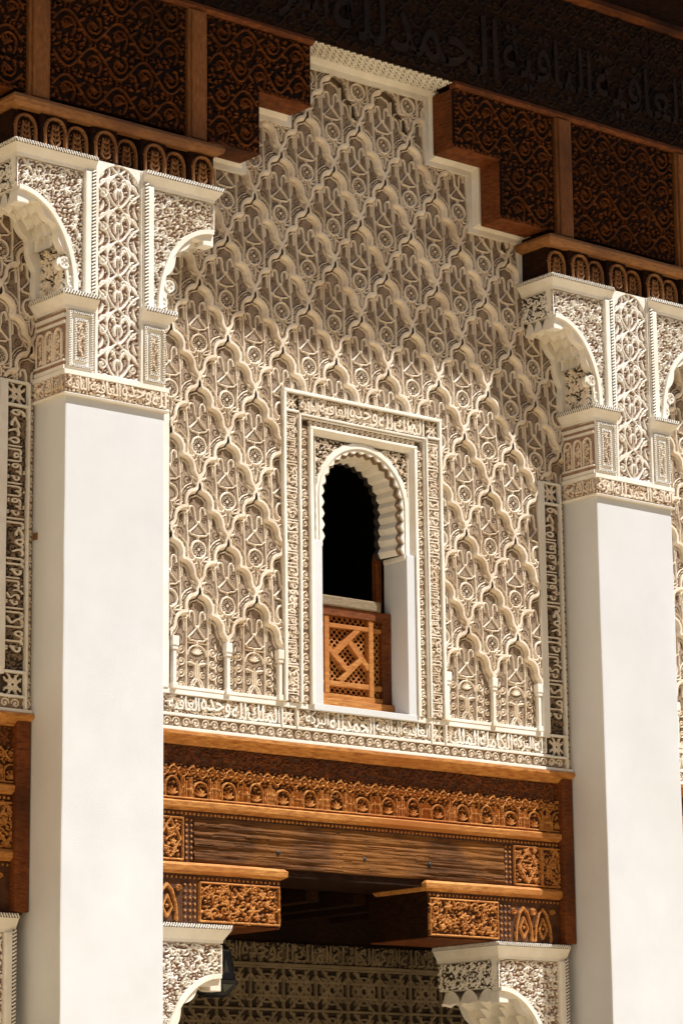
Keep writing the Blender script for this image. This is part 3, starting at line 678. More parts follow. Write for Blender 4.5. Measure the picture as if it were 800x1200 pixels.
# ------------------------------------------------------------------ piers with their bracketed stucco capitals
def bracket(root, ox, sx, depth, U, zt, zs, zi, zl, rx, I, m='whitest', y0=-.005, gm='redground', volutes=True, side=True):
    """stucco console. local u runs outward from ox along sx; zt top, zs under the top moulding, zi crown of the arch, zl its foot;
    rx horizontal reach of the arch; I inner edge (u=-I)"""
    uc = U-.02; X = lambda u: ox+sx*u
    th = np.linspace(0, math.pi/2, 40); arch = [(uc-rx*math.cos(t), zl+(zi-zl)*math.sin(t)) for t in th]
    # slab between the arch and the frame
    out = []
    for (u, z) in arch:
        k = (u-(uc-rx))/rx
        out.append((-I, zl+(zs-zl)*min(1, k*2.2)) if k < .45 else (-I+(U+I)*(k-.45)/.55, zs))
    strip('spandrel_slab', arch, out, y0+.035, y0+.10, m, root, sx, ox)
    f = HF(-I+.105, U-.004, zl, zs-.012, .0048); scrollwork(f, f.x0, f.x1, zl, zs, .115, .030, .0078, seed=int(abs(ox*7))+3)
    e = ((f.X-uc)/rx)**2+((f.Z-zl)/(zi-zl))**2; f.mask = ~((e < 1.0) & (f.X > uc-rx))
    f.h = np.maximum(f.h, .030*np.clip((f.X-(U-.018))/.004, 0, 1))
    f.obj('spandrel', [m, gm], root, (ox, y0+.034, 0), sx=sx)
    # arch mouldings
    inn = []
    for i, t in enumerate(th):
        q = .030+.052*abs(math.sin(t*8)); inn.append((uc-(rx-q)*math.cos(t), zl+(zi-zl-q)*math.sin(t)))
    o2 = [(uc-(rx+.012)*math.cos(t), zl+(zi-zl+.012)*math.sin(t)) for t in th]; m2 = [(uc-(rx-.028)*math.cos(t), zl+(zi-zl-.028)*math.sin(t)) for t in th]
    strip('arch_moulding', o2, m2, y0-.012, y0+.10, m, root, sx, ox); strip('arch_lobes', m2, inn, y0+.012, y0+.10, m, root, sx, ox)
    # soffit of hollow cells (muqarnas): cylinder over the arch, displaced by staggered scoops
    za = zl+(zi-zl)*.46; nt_, ny = 70, 44; tt = np.linspace(0, 1, nt_); yy = np.linspace(y0+.09, depth, ny); V = []
    rows, cols = 5, 3
    for t in tt:
        a = t*math.pi/2; bu = uc*(1-math.cos(a))*.96; bz = za+(zi-.01-za)*math.sin(a); nx, nz = math.cos(a), -math.sin(a)
        for y in yy:
            v = (y-yy[0])/(yy[-1]-yy[0]); r = t*rows; k = int(r); fr = r-k; cu = (v*cols+.5*(k % 2)) % 1.0-.5
            scoop = max(0, 1-abs(cu*2)**2.2)**.7*(.15+.85*fr**.7)*.135
            V.append((X(bu+nx*(.115-scoop)), y, bz+nz*(.115-scoop)))
    F = [(i*ny+j, i*ny+j+1, (i+1)*ny+j+1, (i+1)*ny+j) for i in range(nt_-1) for j in range(ny-1)]
    link('muqarnas', mesh_np('muqarnas', V, F, [m], smooth=False), root)
    box('bracket_core', *sorted((X(-I), X(U-.03))), y0+.10, depth, zi+.005, zt-.02, m, root, .004)
    # pendant at the tip
    bm = bmesh.new(); box_bm(bm, *sorted((X(U-.125), X(U-.012))), y0+.012, y0+.13, zi-.135, zi-.028, .008); box_bm(bm, *sorted((X(U-.10), X(U-.03))), y0+.014, y0+.128, zi-.04, zi+.01, .002)
    bm_obj('pendant', bm, m, root)
    # scalloped rear arch against the wall
    A = []; Bq = []
    for i in range(60):
        t = i/59; a = t*math.pi/2; q = .03+.035*abs(math.sin(t*4*math.pi)); A.append((uc*(1-math.cos(a))*.9+q*math.cos(a), zl-.1+(zi-zl+.08)*math.sin(a)-q*math.sin(a))); Bq.append((uc*(1-math.cos(a))*.9-.03, min(zi+.02, zl-.06+(zi-zl+.1)*math.sin(a))))
    strip('rear_arch', A, Bq, depth-.075, depth+.0, m, root, sx, ox)
    if volutes:
        for u, z, r in ((uc-rx*.80, zl+(zi-zl)*.28, .056), (uc-rx*.93, zl+(zi-zl)*.09, .056)):
            f = HF(-r, r, -r, r, .005); d = np.hypot(f.X, f.Z); an = np.arctan2(f.Z, f.X); f.h = np.where(d > r*.68, .03, .012+.014*(np.cos(an*4) > .1)*(d > r*.2)); f.mask = d < r
            bm = bmesh.new(); bmesh.ops.create_cone(bm, cap_ends=True, segments=28, radius1=r, radius2=r, depth=.05, matrix=Matrix.Translation((X(u), y0+.06, z)) @ Matrix.Rotation(math.pi/2, 4, 'X'))
            v = bm_obj('volute', bm, m, root); f.obj('volute_rosette', [m, gm], root, (X(u), y0+.033, z))
    # carved end face of the console
    f = HF(0, depth-y0-.03, zi+.01, zs-.01, .006); scrollwork(f, .0, f.x1, f.z0, f.z1, .10, .02, seed=9)
    if sx < 0: f.obj('end_panel', [m, 'darkground'], root, (X(U-.024), depth, 0), (0, 0, -math.pi/2))
    # top moulding with its dotted border
    path = [(X(U), depth), (X(U), y0), (X(-I), y0)]
    if sx > 0: path = path[::-1]
    prof = [(-.06, zs), (.0, zs), (.004, zs+.025), (.055, zt-.045), (.058, zt-.006), (-.06, zt-.006)]
    prof = [(-o, h) for o, h in prof]
    bm_obj('top_moulding', sweep(path, prof, 'xy'), m, root)
    f = HF(-I, U+.05, zt-.044, zt-.006, .0055); rope(f, -I, U+.05, zt-.042, zt-.008, .006); f.obj('dotted_border', [m, 'darkground'], root, (ox, y0-.060, 0), sx=sx)
    if sx < 0:
        f = HF(0, depth-y0+.05, zt-.044, zt-.006, .0055); rope(f, 0, f.x1, zt-.042, zt-.008, .006); f.obj('dotted_border', [m, 'darkground'], root, (X(U)-.060, depth, 0), (0, 0, -math.pi/2))
    # upright border beside the spandrel
    x0, x1 = sorted((X(-I+.006), X(-I+.045))); f = HF(x0, x1, zl, zs+.02, .0055); rope(f, x0, x1, zl, zs+.02, .008, True); f.obj('dotted_border', [m, 'darkground'], root, (0, y0-.03, 0))
    a, b = sorted((X(-I), X(-I+.105))); box('upright_moulding', a, b, y0-.028, y0+.10, zl-.02, zs+.001, m, root, .012)

def pier(ox, label, carved):
    root = thing('pier', label, 'pier', (ox+.5, .5, GZ))
    wavy_box('shaft', ox, ox+1, 0, 1.5, GZ, -.255, 'paint', root)
    box('head_core', ox+.012, ox+.988, .03, .80, -.25, 1.8, 'whitest', root, .004)
    loop = [(ox+1, D+.02), (ox+1, 0), (ox, 0), (ox, D+.02)][::-1]
    P_ = lambda pr: [(-o, h) for o, h in pr]
    bm_obj('band_bed', sweep(loop, P_([(-.05, -.275), (.026, -.275), (.03, -.262), (.03, -.255), (.008, -.25), (.008, -.105), (.03, -.10), (.03, -.062), (-.05, -.06)]), 'xy'), 'whitest', root)
    f = HF(ox-.012, ox+1.012, -.25, -.104, .0055); scrollwork(f, f.x0, f.x1, -.25, -.1, .07, .018, seed=2); f.obj('inscription_band', ['stucco', 'redground'], root, (0, -.010, 0))
    write_band(root, 'stucco', ox, ox+1, -.245, -.106, .022, (0, -.012, 0), None, 1 if ox < 1 else 4, .8)
    f = HF(0, D, -.25, -.104, .0055); scrollwork(f, 0, D, -.25, -.1, .07, .018, seed=2); f.obj('inscription_band', ['stucco', 'redground'], root, (ox-.010, D, 0), (0, 0, -math.pi/2))
    write_band(root, 'stucco', 0, D-.005, -.245, -.106, .022, (ox-.012, D, 0), (0, 0, -math.pi/2), 3, .8)
    # lower blocks with nested frames, left and right of the carved strip
    for a, b in ((0, .27), (.76, 1.0)):
        x0, x1 = ox+a, ox+b; cx = (x0+x1)/2
        box('lower_block', x0+.001, x1, -.012, .2, -.06, .47, 'whitest', root, .004)
        for k, (g, y) in enumerate(((.012, -.026), (.07, -.022))):
            pts = [(x0+g, -.05+g), (x1-g, -.05+g), (x1-g, .455-g), (x0+g, .455-g)]
            bm_obj('nested_frame', sweep(pts, [(0, y), (.028, y), (.028, .0), (0, .0)], 'xz', True), 'whitest', root)
            for s0, s1 in ((pts[0][0], pts[0][0]+.026), (pts[1][0]-.026, pts[1][0])):
                f = HF(s0, s1, -.05+g, .455-g, .0055); rope(f, s0, s1, f.z0, f.z1, .006, True); f.obj('dotted_border', ['whitest', 'darkground'], root, (0, y-.001, 0))
            for z0 in (-.05+g, .455-g-.026):
                f = HF(x0+g, x1-g, z0, z0+.026, .0055); rope(f, f.x0, f.x1, f.z0, f.z1, .006); f.obj('dotted_border', ['whitest', 'darkground'], root, (0, y-.002, 0))
        f = HF(cx-.036, cx+.036, .05, .355, .005); scrollwork(f, f.x0, f.x1, .05, .355, .07, .018, seed=4); f.obj('centre_panel', ['stucco', 'redground'], root, (0, -.013, 0))
    # side of the lower block: arcade of three niches, plain mouldings above and below
    f = HF(0, D-.005, .03, .33, .0055)
    for i in range(3):
        cx = .055+.13*i+.03; t = np.linspace(0, math.pi, 16)
        f.stroke([(cx-.05, .04), (cx-.05, .24)]+[(cx-.05*math.cos(q), .24+.06*math.sin(q)) for q in t]+[(cx+.05, .24), (cx+.05, .04)], .011, .011, .024)
        scrollwork(f, cx-.035, cx+.035, .05, .25, .065, .018, seed=i)
    f.obj('side_arcade', ['stucco', 'redground'], root, (ox-.006, D, 0), (0, 0, -math.pi/2))
    left = [(ox, D), (ox, 0)]
    for z0, z1, o, mm in ((-.055, -.02, .022, 'whitest'), (-.015, .01, .012, 'redground'), (.012, .028, .024, 'whitest'), (.335, .36, .018, 'whitest'), (.363, .385, .010, 'redground'), (.388, .42, .022, 'whitest'), (.425, .445, .014, 'redground')):
        bm_obj('side_moulding', sweep(left, [(.04, z0), (-o, z0), (-o, z1), (.04, z1)], 'xy'), mm, root)
    # ledges under the consoles
    for path in ([(ox-.0, D), (ox, 0), (ox+.285, 0)], [(ox+.745, 0), (ox+1.0, 0), (ox+1.0, D)]):
        bm_obj('ledge', sweep(path, P_([(-.04, .46), (.02, .46), (.022, .485), (.075, .555), (.078, .60), (-.04, .605)]), 'xy'), 'whitest', root)
        if path[0][1] > .1:
            f = HF(0, D+.06, .558, .597, .0055); rope(f, 0, f.x1, .56, .595, .006); f.obj('dotted_border', ['whitest', 'darkground'], root, (ox-.080, D, 0), (0, 0, -math.pi/2))
        f = HF(min(path[0][0], path[-1][0])-(.07 if path[0][1] > .1 else 0), max(path[0][0], path[-1][0])+(.0 if path[0][1] > .1 else .07), .558, .597, .0055); rope(f, f.x0, f.x1, .56, .595, .006); f.obj('dotted_border', ['whitest', 'darkground'], root, (0, -.080, 0))
    # side arabesque above the ledge
    f = HF(0, D-.05, .615, 1.02, .005); scrollwork(f, 0, f.x1, .615, 1.02, .095, .026, .010, seed=21); f.obj('side_panel', ['stucco', 'darkground'], root, (ox+.004, D-.02, 0), (0, 0, -math.pi/2))
    # tall carved strip with a round top
    x0, x1 = ox+.30, ox+.742; cx = (x0+x1)/2; f = HF(x0, x1, -.06, 1.80, .0055); H = .03; n = 6; p = 1.78/n
    for k in range(n+1):
        zb = -.055+k*p
        for s in (-1, 1):
            t = np.linspace(0, 1, 26)
            f.stroke(np.c_[cx+s*(.012+.10*np.sin(t*math.pi)**.8), zb+t*p], .012, .012, H)
            f.stroke(np.c_[cx+s*(.215-.12*np.sin(t*math.pi)**.9), zb+p*.5+t*p], .012, .012, H)
            f.leaf(cx+s*.02, zb+.06, math.pi/2-s*.3, .13, .018, H, s*1.5); f.leaf(cx+s*.03, zb+.15, math.pi/2-s*.1, .11, .015, H, -s*1.3)
            f.leaf(cx+s*.12, zb+p*.5+.02, math.pi/2+s*.2, .14, .018, H, s*1.6); f.leaf(cx+s*.20, zb+p*.5+.08, math.pi/2+s*.7, .13, .017, H, -s*1.2)
            f.spiral(cx+s*.155, zb+.10, .042, math.pi/2, s*1.3, .010, H); f.spiral(cx+s*.06, zb+p*.78, .034, -math.pi/2, -s*1.3, .009, H)
            f.leaf(cx+s*.19, zb+.17, math.pi-s*1.0 if s > 0 else s*-1.0, .10, .014, H, s)
        f.dab(cx, zb+p*.5, .022, H, .5); f.stroke([(cx, zb+.02), (cx, zb+p*.4)], .010, .006, H)
    gap_fill(f, x0, x1, -.05, 1.78, (.026, .018, .012), H*.95, 8, 1100)
    dt = np.maximum(np.hypot(f.X-cx, np.maximum(f.Z-1.56, 0)*.93), 0); f.h = np.where(dt > .216, .034, f.h); f.h = np.where((f.Z < -.04), .034, f.h)
    f.obj('carved_strip', ['whitest', 'redground'], root, (0, .026, 0))
    for a in (.282, .745): box('upright_fillet', ox+a-.004, ox+a+.022, -.018, .1, -.06, 1.80, 'whitest', root, .005)
    bracket(root, ox+0, -1, D, .5, 1.81, 1.675, 1.415, .625, .575, .27)
    bracket(root, ox+1.03, 1, D, .5, 1.81, 1.675, 1.415, .625, .575, .27)
    if ox < 1: box('wooden_peg', ox-.016, ox+.004, .375, .428, -1.42, -1.36, 'cedaru', root, .006)
    return root
pier(0, 'white pier with carved stucco capital between the dark lintel end and the arched-window panel', True)
pier(BAY, 'white pier with carved stucco capital whose shaded side closes off the arched-window panel', True)

# lower consoles under the lintel
def low_console(ox, sx, label):
    r = thing('console_bracket', label, 'bracket', (ox, .9, -5.4), 'stucco consoles under the lintel')
    bracket(r, ox, sx, 1.30, .57, -4.447, -4.60, -4.86, -5.65, .60, .28, y0=.47)
    return r
low_console(1.387, 1, 'white stucco console with curled arch below the lintel, beside the hanging lantern')
low_console(5.64, -1, 'white stucco console showing its carved end face and hollow-celled soffit, below the lintel')
low_console(5.64-BAY, -1, 'white stucco console below the dark lintel end, left of the near pier')

# ------------------------------------------------------------------ cedar lintels
def lintel(ox, x0, x1, lc, rc, label):
    root = thing('carved_lintel', label, 'lintel', (ox+(x0+x1)/2, .6, -4.44)); Y = .515
    def b(nm, a, c, y0, y1, z0, z1, m, bev=.008): return box(nm, ox+a, ox+c, y0, y1, z0, z1, m, root, bev)
    b('core', x0, x1, Y+.012, 1.30, -4.0, -2.86, 'cedard', 0)
    bm_obj('top_board', sweep([(ox+x0, 0), (ox+x1, 0)], [(D-.045, -2.858), (D-.045, -2.885), (Y-.03, -2.955), (Y+.01, -2.955), (Y+.01, -2.858)], 'xy'), 'cedar', root)
    rng_s = int(abs(ox)*3)
    # cavetto board, its shade put into darker cedar
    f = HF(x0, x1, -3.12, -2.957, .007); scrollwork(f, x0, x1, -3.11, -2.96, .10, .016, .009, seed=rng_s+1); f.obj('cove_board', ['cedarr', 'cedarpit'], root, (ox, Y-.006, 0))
    # carved frieze: staffs, arches and palmettes
    f = HF(x0, x1, -3.425, -3.121, .0065); H = .038; n = max(1, round((x1-x0)/.30)); p = (x1-x0)/n
    for i in range(n):
        a = x0+i*p; cx = a+p*.5
        for q in (.03, .10, .17, .83, .90, .97): f.stroke([(a+p*q, -3.40), (a+p*q, -3.25-.025*math.sin(q*19+i))], .008, .008, H)
        f.stroke([(a, -3.405), (a+p, -3.405)], .010, .010, H); f.stroke([(a-.02, -3.33+.02*(i % 2)), (a+p*.19, -3.33+.02*(i % 2))], .008, .008, H)
        t = np.linspace(0, math.pi, 20); hh = .085+.02*math.sin(i*2.1); f.stroke(np.c_[cx+.075*np.cos(t), -3.33+hh*np.sin(t)], .009, .009, H)
        for s in (-1, 1): f.stroke([(cx+s*.075, -3.40), (cx+s*.075, -3.33)], .009, .009, H); f.leaf(cx+s*.095, -3.38, math.pi/2, .10, .010, H, -s*1.3)
        for q in range(5): f.leaf(cx, -3.385, math.pi*(.15+.7*q/4), .075, .010, H, 0)
    vine_row(f, x0, x1, -3.235, -3.125, H, .008)
    gap_fill(f, x0, x1, -3.42, -3.125, (.030, .02, .013), H*.9, 4, 1500)
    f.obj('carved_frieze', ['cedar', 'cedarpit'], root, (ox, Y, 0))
    prof = lambda z0, z1, o: [(Y+.02, z0), (Y-.012, z0), (Y-o, z0+.025), (Y-o-.006, z1-.012), (Y-o+.012, z1), (Y+.02, z1)]
    bm_obj('moulding', sweep([(ox+x0, 0), (ox+x1, 0)], prof(-3.505, -3.426, .06), 'xy'), 'cedar', root)
    # second course: carved squares at the ends, weathered plank between, beaded edge above
    ea, eb = (1.28, 1.56) if lc else (None, None)
    pa = 1.68 if lc else x0; pb = 5.20 if rc else x1
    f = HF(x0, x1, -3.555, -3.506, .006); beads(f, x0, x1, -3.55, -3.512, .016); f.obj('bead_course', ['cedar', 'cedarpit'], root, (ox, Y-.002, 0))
    f = HF(pa, pb, -3.93, -3.556, .008); q = np.random.default_rng(5).normal(size=f.h.shape); fq = np.fft.rfft2(q)
    kz = np.fft.fftfreq(f.nz)[:, None]; kx = np.fft.rfftfreq(f.nx)[None]
    def nz_(a, b): v = np.fft.irfft2(fq*np.exp(-(kx*a)**2-(kz*b)**2), s=f.h.shape); return v/v.std()
    f.h = np.clip(.012+.0022*nz_(120, 2.2)+.0025*nz_(220, 7)+.0015*nz_(30, 5), 0, .03); f.h = np.where(nz_(110, 2.2) > 2.0, f.h-.012, f.h)
    f.obj('weathered_plank', ['oldplank'], root, (ox, Y+.002, 0)); box('plank_edge', ox+pa, ox+pb, Y+.004, Y+.1, -3.935, -3.557, 'oldplank', root, .003)
    for kx_ in (pa+.9, pb-.9, (pa+pb)/2+.1):
        bm = bmesh.new(); bmesh.ops.create_uvsphere(bm, u_segments=10, v_segments=6, radius=.022, matrix=Matrix.Translation((ox+kx_, Y-.012, -3.80)) @ Matrix.Diagonal((1, .6, 1, 1))); bm_obj('nail_head', bm, 'iron', root)
    for s, act in ((0, lc), (1, rc)):
        if not act: continue
        a, c = (x0, pa) if s == 0 else (pb, x1)
        f = HF(a, c, -3.94, -3.556, .0065); e0, e1 = (c-.10, c) if s == 0 else (a, a+.10)
        beads(f, e0+.005, e0+.045, -3.93, -3.56, .016, True); beads(f, e0+.055, e0+.095, -3.93, -3.56, .016, True)
        q0, q1 = (a, e0-.01) if s == 0 else (e1+.01, c)
        nsq = max(1, round((q1-q0)/.33)); dq = (q1-q0)/nsq
        for i in range(nsq):
            g0, g1 = q0+i*dq+.01, q0+(i+1)*dq-.01
            f.stroke([(g0, -3.92), (g1, -3.92), (g1, -3.57), (g0, -3.57), (g0, -3.92)], .010, .010, .03); cx = (g0+g1)/2
            scrollwork(f, g0+.02, g1-.02, -3.905, -3.585, .10, .028, .009, seed=i+40+s)
            for sg in (-1, 1): f.stroke([(cx, -3.905), (cx+sg*.11, -3.745), (cx, -3.585)], .010, .010, .031)
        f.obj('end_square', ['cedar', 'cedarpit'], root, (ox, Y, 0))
        # corbel: moulding, beads, carved face, plain soffit
        a, c = (x0, 2.60) if s == 0 else (4.27, x1)
        path = [(ox+a, 1.2), (ox+a, 0), (ox+c, 0)] if s == 1 else [(ox+a, 0), (ox+c, 0), (ox+c, 1.2)]
        path = [(x, (Y if y < .5 else y)) for x, y in path]
        pr = [(.03, -4.035), (-.008, -4.035), (-.05, -4.01), (-.055, -3.965), (-.03, -3.942), (.03, -3.942)]
        bm_obj('corbel_moulding', sweep(path, pr, 'xy'), 'cedar', root)
        box('corbel', ox+a, ox+c, Y+.012, 1.32, -4.44, -3.99, 'cedard', root, .006)
        f = HF(a, c, -4.435, -4.036, .0065); beads(f, a, c, -4.085, -4.045, .016)
        d0, d1 = (1.56, 1.72) if s == 0 else (5.12, 5.28)
        for q in range(3): beads(f, d0+.01+q*.05, d0+.05+q*.05, -4.42, -4.10, .016, True)
        w0, w1 = (d1+.02, c-.02) if s == 0 else (a+.02, d0-.02)
        f.stroke([(w0, -4.42), (w1, -4.42), (w1, -4.10), (w0, -4.10), (w0, -4.42)], .010, .010, .03)
        scrollwork(f, w0+.02, w1-.02, -4.41, -4.10, .105, .032, .0095, seed=14+s)
        k0, k1 = (a+.25, d0-.02) if s == 0 else (d1+.02, a+(c-a)*.86)
        n = max(1, round((k1-k0)/.30)); dk = (k1-k0)/n
        for i in range(n):
            cx = k0+dk*(i+.5)
            f.stroke([(cx-.10, -4.42), (cx-.09, -4.30), (cx-.05, -4.18), (cx, -4.13), (cx+.05, -4.18), (cx+.09, -4.30), (cx+.10, -4.42)], .014, .014, .032)
            f.stroke([(cx, -4.22), (cx-.05, -4.32), (cx, -4.40), (cx+.05, -4.32), (cx, -4.22)], .012, .012, .03); f.dab(cx, -4.31, .018, .03, .5)
            for sg in (-1, 1): f.spiral(cx+sg*.12, -4.16, .03, 0, sg*1.2, .009, .03)
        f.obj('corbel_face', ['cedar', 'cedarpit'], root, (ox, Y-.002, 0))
        box('corbel_soffit', ox+a+.002, ox+c-.01, Y-.005, 1.30, -4.452, -4.441, 'cedarr', root, .002)
    if rc:
        b('end_post', x1-.135, x1-.004, D-.005, Y+.2, -4.44, -2.859, 'cedarr', .010)
    return root
lintel(0, 1.005, 6.022, True, True, 'carved orange cedar lintel with weathered plank, under the arched window')
lintel(-BAY, 4.3, 6.022, False, True, 'end of a dark carved cedar lintel beside the side of the near white pier')
lintel(BAY, 1.005, 2.6, True, False, 'end of a carved cedar lintel just beyond the far white pier')

# ------------------------------------------------------------------ cedar cladding above the capitals
YW = .056
def carved_board(root, x0, x1, z0, z1, seed, m='cedard', size=.165):
    f = HF(x0, x1, z0+.004, z1-.004, .0075); H = .035
    vine_row(f, x0+.045, x1-.045, z0+.010, z1-.010, H, .0105, seed % 2); gap_fill(f, x0+.04, x1-.04, z0, z1, (.032, .022), H*.85, seed, 700)
    beads(f, x0, x0+.035, z0, z1, .018, True); beads(f, x1-.035, x1, z0, z1, .018, True)
    me = f.obj('carved_plank', ['cedaru2', m], root, (0, YW+.012, 0)); box('plank_core', x0, x1, YW+.014, YW+.16, z0+.004, z1-.004, m, root, .003)
def clad(ox, label):
    root = thing('cedar_cladding', label, 'wood cladding', (ox+.5, .2, 1.81))
    steps = [(1.81, 2.10, -.505, 1.525), (2.265, 2.55, -1.07, 2.075), (2.55, 2.845, -1.07, 2.075), (2.845, 3.13, -1.655, 2.66), (3.13, 3.42, -1.655, 2.66)]
    # arcaded course right above the capital
    z0, z1, a, b = steps[0]
    for i in range(8):
        w_ = (b-a)/8; f = HF(ox+a+i*w_, ox+a+(i+1)*w_, z0, z1, .006); lancets(f, f.x0, f.x1, z0, z1-.02, 1, .035)
        f.obj('arcade_panel', ['cedaru', 'cedard'], root, (0, YW-(.04 if i % 2 else -.02), 0)); box('panel_block', f.x0, f.x1, YW+.002-(.04 if i % 2 else -.02), .30, z0, z1, 'cedard', root, .002)
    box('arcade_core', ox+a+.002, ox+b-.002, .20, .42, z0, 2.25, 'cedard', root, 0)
    bm_obj('cornice', sweep([(ox+a, .42), (ox+a, YW-.05), (ox+b, YW-.05), (ox+b, .42)], [(.05, 2.10), (-.02, 2.10), (-.062, 2.125), (-.075, 2.16), (-.055, 2.195), (-.01, 2.215), (.05, 2.215)], 'xy'), 'cedaru', root)
    # boards between the posts
    posts = [(-.379, -.167), (1.262, 1.465)]
    for k, (z0, z1, a, b) in enumerate(steps[1:]):
        edges = [a, posts[0][0], posts[0][1], posts[1][0], posts[1][1], b]
        for q in (0, 2, 4): carved_board(root, ox+edges[q]+.002, ox+edges[q+1]-.002, z0, z1, seed=17*k+q+int(abs(ox)))
    for p0, p1 in posts:
        bm = bmesh.new(); box_bm(bm, ox+p0, ox+p1, YW-.035, .2, 2.216, 3.42, .012); box_bm(bm, ox+p0+.03, ox+p1-.03, YW-.055, YW-.03, 2.23, 3.41, .010)
        bm_obj('post', bm, 'cedarv', root)
    # return faces and soffits of the steps
    for (x, za, zb) in ((-.505, 2.216, 2.255), (-1.07, 2.265, 2.845), (-1.655, 2.845, 3.42)):
        if zb-za > .1: box('return_board', ox+x-.004, ox+x+.03, YW+.03, .352, za, zb, 'cedarr', root, .004)
    for (x, za, zb) in ((2.075, 2.265, 2.845), (2.66, 2.845, 3.42)): box('return_board', ox+x-.03, ox+x+.004, YW+.03, .352, za, zb, 'cedarr', root, .004)
    for (xa, xb, z) in ((-1.07, -.505, 2.265), (1.525, 2.075, 2.265), (-1.655, -1.07, 2.845), (2.075, 2.66, 2.845)): box('soffit_board', ox+xa, ox+xb, YW+.01, .352, z-.006, z+.03, 'cedarr', root, .004)
    box('core', ox-1.05, ox+2.055, .22, .42, 2.29, 2.86, 'cedard', root, 0); box('core', ox-1.635, ox+2.64, .22, .42, 2.87, 3.44, 'cedard', root, 0)
    bm_obj('head_moulding', sweep([(ox-1.66, YW), (ox+2.665, YW)], [(.05, 3.42), (-.02, 3.42), (-.05, 3.45), (-.03, 3.488), (.05, 3.488)], 'xy'), 'cedarr', root)
    return root
clad(0, 'dark carved cedar boards with upright posts, stepping up above the near pier')
clad(BAY, 'dark carved cedar boards with upright posts, stepping up above the far pier')

# long inscribed frieze over everything
F_ = thing('inscribed_frieze', 'long dark cedar frieze with large raised lettering across the top of the wall', 'frieze', (C0, .2, 3.49))
for k in range(5):
    x0 = -1.0+k*2.0
    for z0, z1 in ((3.49, 3.88), (3.88, 4.28), (4.28, 4.67)):
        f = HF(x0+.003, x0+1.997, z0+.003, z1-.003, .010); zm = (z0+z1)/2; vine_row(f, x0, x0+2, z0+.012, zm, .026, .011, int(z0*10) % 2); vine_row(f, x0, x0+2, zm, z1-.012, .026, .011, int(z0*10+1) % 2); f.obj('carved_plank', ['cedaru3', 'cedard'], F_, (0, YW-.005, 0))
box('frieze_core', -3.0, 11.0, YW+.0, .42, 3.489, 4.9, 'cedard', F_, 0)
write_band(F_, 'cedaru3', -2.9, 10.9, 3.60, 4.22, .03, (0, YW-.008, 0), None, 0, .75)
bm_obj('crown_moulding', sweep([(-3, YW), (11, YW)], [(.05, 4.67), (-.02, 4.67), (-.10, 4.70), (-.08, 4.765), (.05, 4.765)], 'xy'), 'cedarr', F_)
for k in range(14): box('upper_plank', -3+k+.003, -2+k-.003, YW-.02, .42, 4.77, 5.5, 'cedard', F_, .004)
# honeycomb soffit over the top step
f = HF(C0-.86, C0+.86, 0, .345, .006); p = .075
for j in range(5):
    for i in range(25):
        f.ring(C0-.86+(i+.5*(j % 2))*p, .03+j*.068, .027, .008, .012); f.dab(C0-.86+(i+.5*(j % 2))*p, .03+j*.068, .010, .012)
f.obj('honeycomb_soffit', ['whitest', 'darkground'], F_, (0, YW+.345, 3.484), (math.pi/2, 0, 0))

# projecting eave that shades the upper wall
E_ = thing('roof_eave', 'projecting cedar eave with green tiles above the frieze', 'roof', (C0, -.4, 5.5))
EO = 1.62; EZ = .84+2.45*(D+EO)
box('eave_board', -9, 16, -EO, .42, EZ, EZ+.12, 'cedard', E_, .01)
for k in range(50): box('rafter', -8.8+k*.5, -8.62+k*.5, -EO+.06, .40, EZ-.16, EZ-.003, 'cedard', E_, .015)
box('fascia', -9, 16, -EO-.03, -EO-.002, EZ+.003, EZ+.2, 'cedard', E_, .008)
for k in range(125):
    bm = bmesh.new(); bmesh.ops.create_cone(bm, cap_ends=True, segments=8, radius1=.085, radius2=.07, depth=1.5, matrix=Matrix.Translation((-9+k*.2+.1, -.25, EZ+.45)) @ Matrix.Rotation(math.radians(65), 4, 'X')); bm_obj('roof_tile', bm, 'tile', E_)
box('parapet_wall', -9, 16, .425, 1.2, 3.62, EZ+.6, 'walllime', E_, .01)

# ------------------------------------------------------------------ gallery behind the lintel
G = thing('gallery_wall', 'dim carved geometric stucco wall inside the gallery below the lintel', 'wall', (C0, 3.1, GZ)); YG = 3.0
box('wall_core', -7, 16, YG+.03, YG+.4, GZ, -4.31, 'smokedpit', G, 0); box('upper_boarding', -7, 16, YG+.02, YG+.4, -4.309, -3.9, 'cedard', G, 0)  # dark strip over the wall stands in for the shade under the ceiling
T = .40; f = HF(0, T, 0, T, .008); knot(f, T/2, T/2, T*.46, .03); f.ring(T/2, T/2, T*.33, .012, .03)
for a in (0, T): f.stroke([(a, 0), (a, T)], .014, .014, .034); f.stroke([(0, a), (T, a)], .014, .014, .034)
for i in range(4):
    for s in range(4):
        a = s*math.pi/2+math.pi/4; f.leaf(T/2+.09*math.cos(a), T/2+.09*math.sin(a), a, .1, .016, .028, .8)
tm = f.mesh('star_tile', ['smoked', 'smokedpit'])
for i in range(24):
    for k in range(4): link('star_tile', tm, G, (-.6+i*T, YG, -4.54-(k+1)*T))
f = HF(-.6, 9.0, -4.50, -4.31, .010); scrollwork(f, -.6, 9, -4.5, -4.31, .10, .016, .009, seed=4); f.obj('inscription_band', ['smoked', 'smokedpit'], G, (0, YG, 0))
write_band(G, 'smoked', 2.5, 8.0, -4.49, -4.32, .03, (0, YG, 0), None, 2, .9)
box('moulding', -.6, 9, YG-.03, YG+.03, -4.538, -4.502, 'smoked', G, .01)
GC = thing('gallery_ceiling', 'dark beamed cedar ceiling of the gallery', 'ceiling', (C0, 2, -4.2))
box('boards', -7, 16, 1.30, 3.4, -3.95, -3.9, 'cedard', GC, 0)
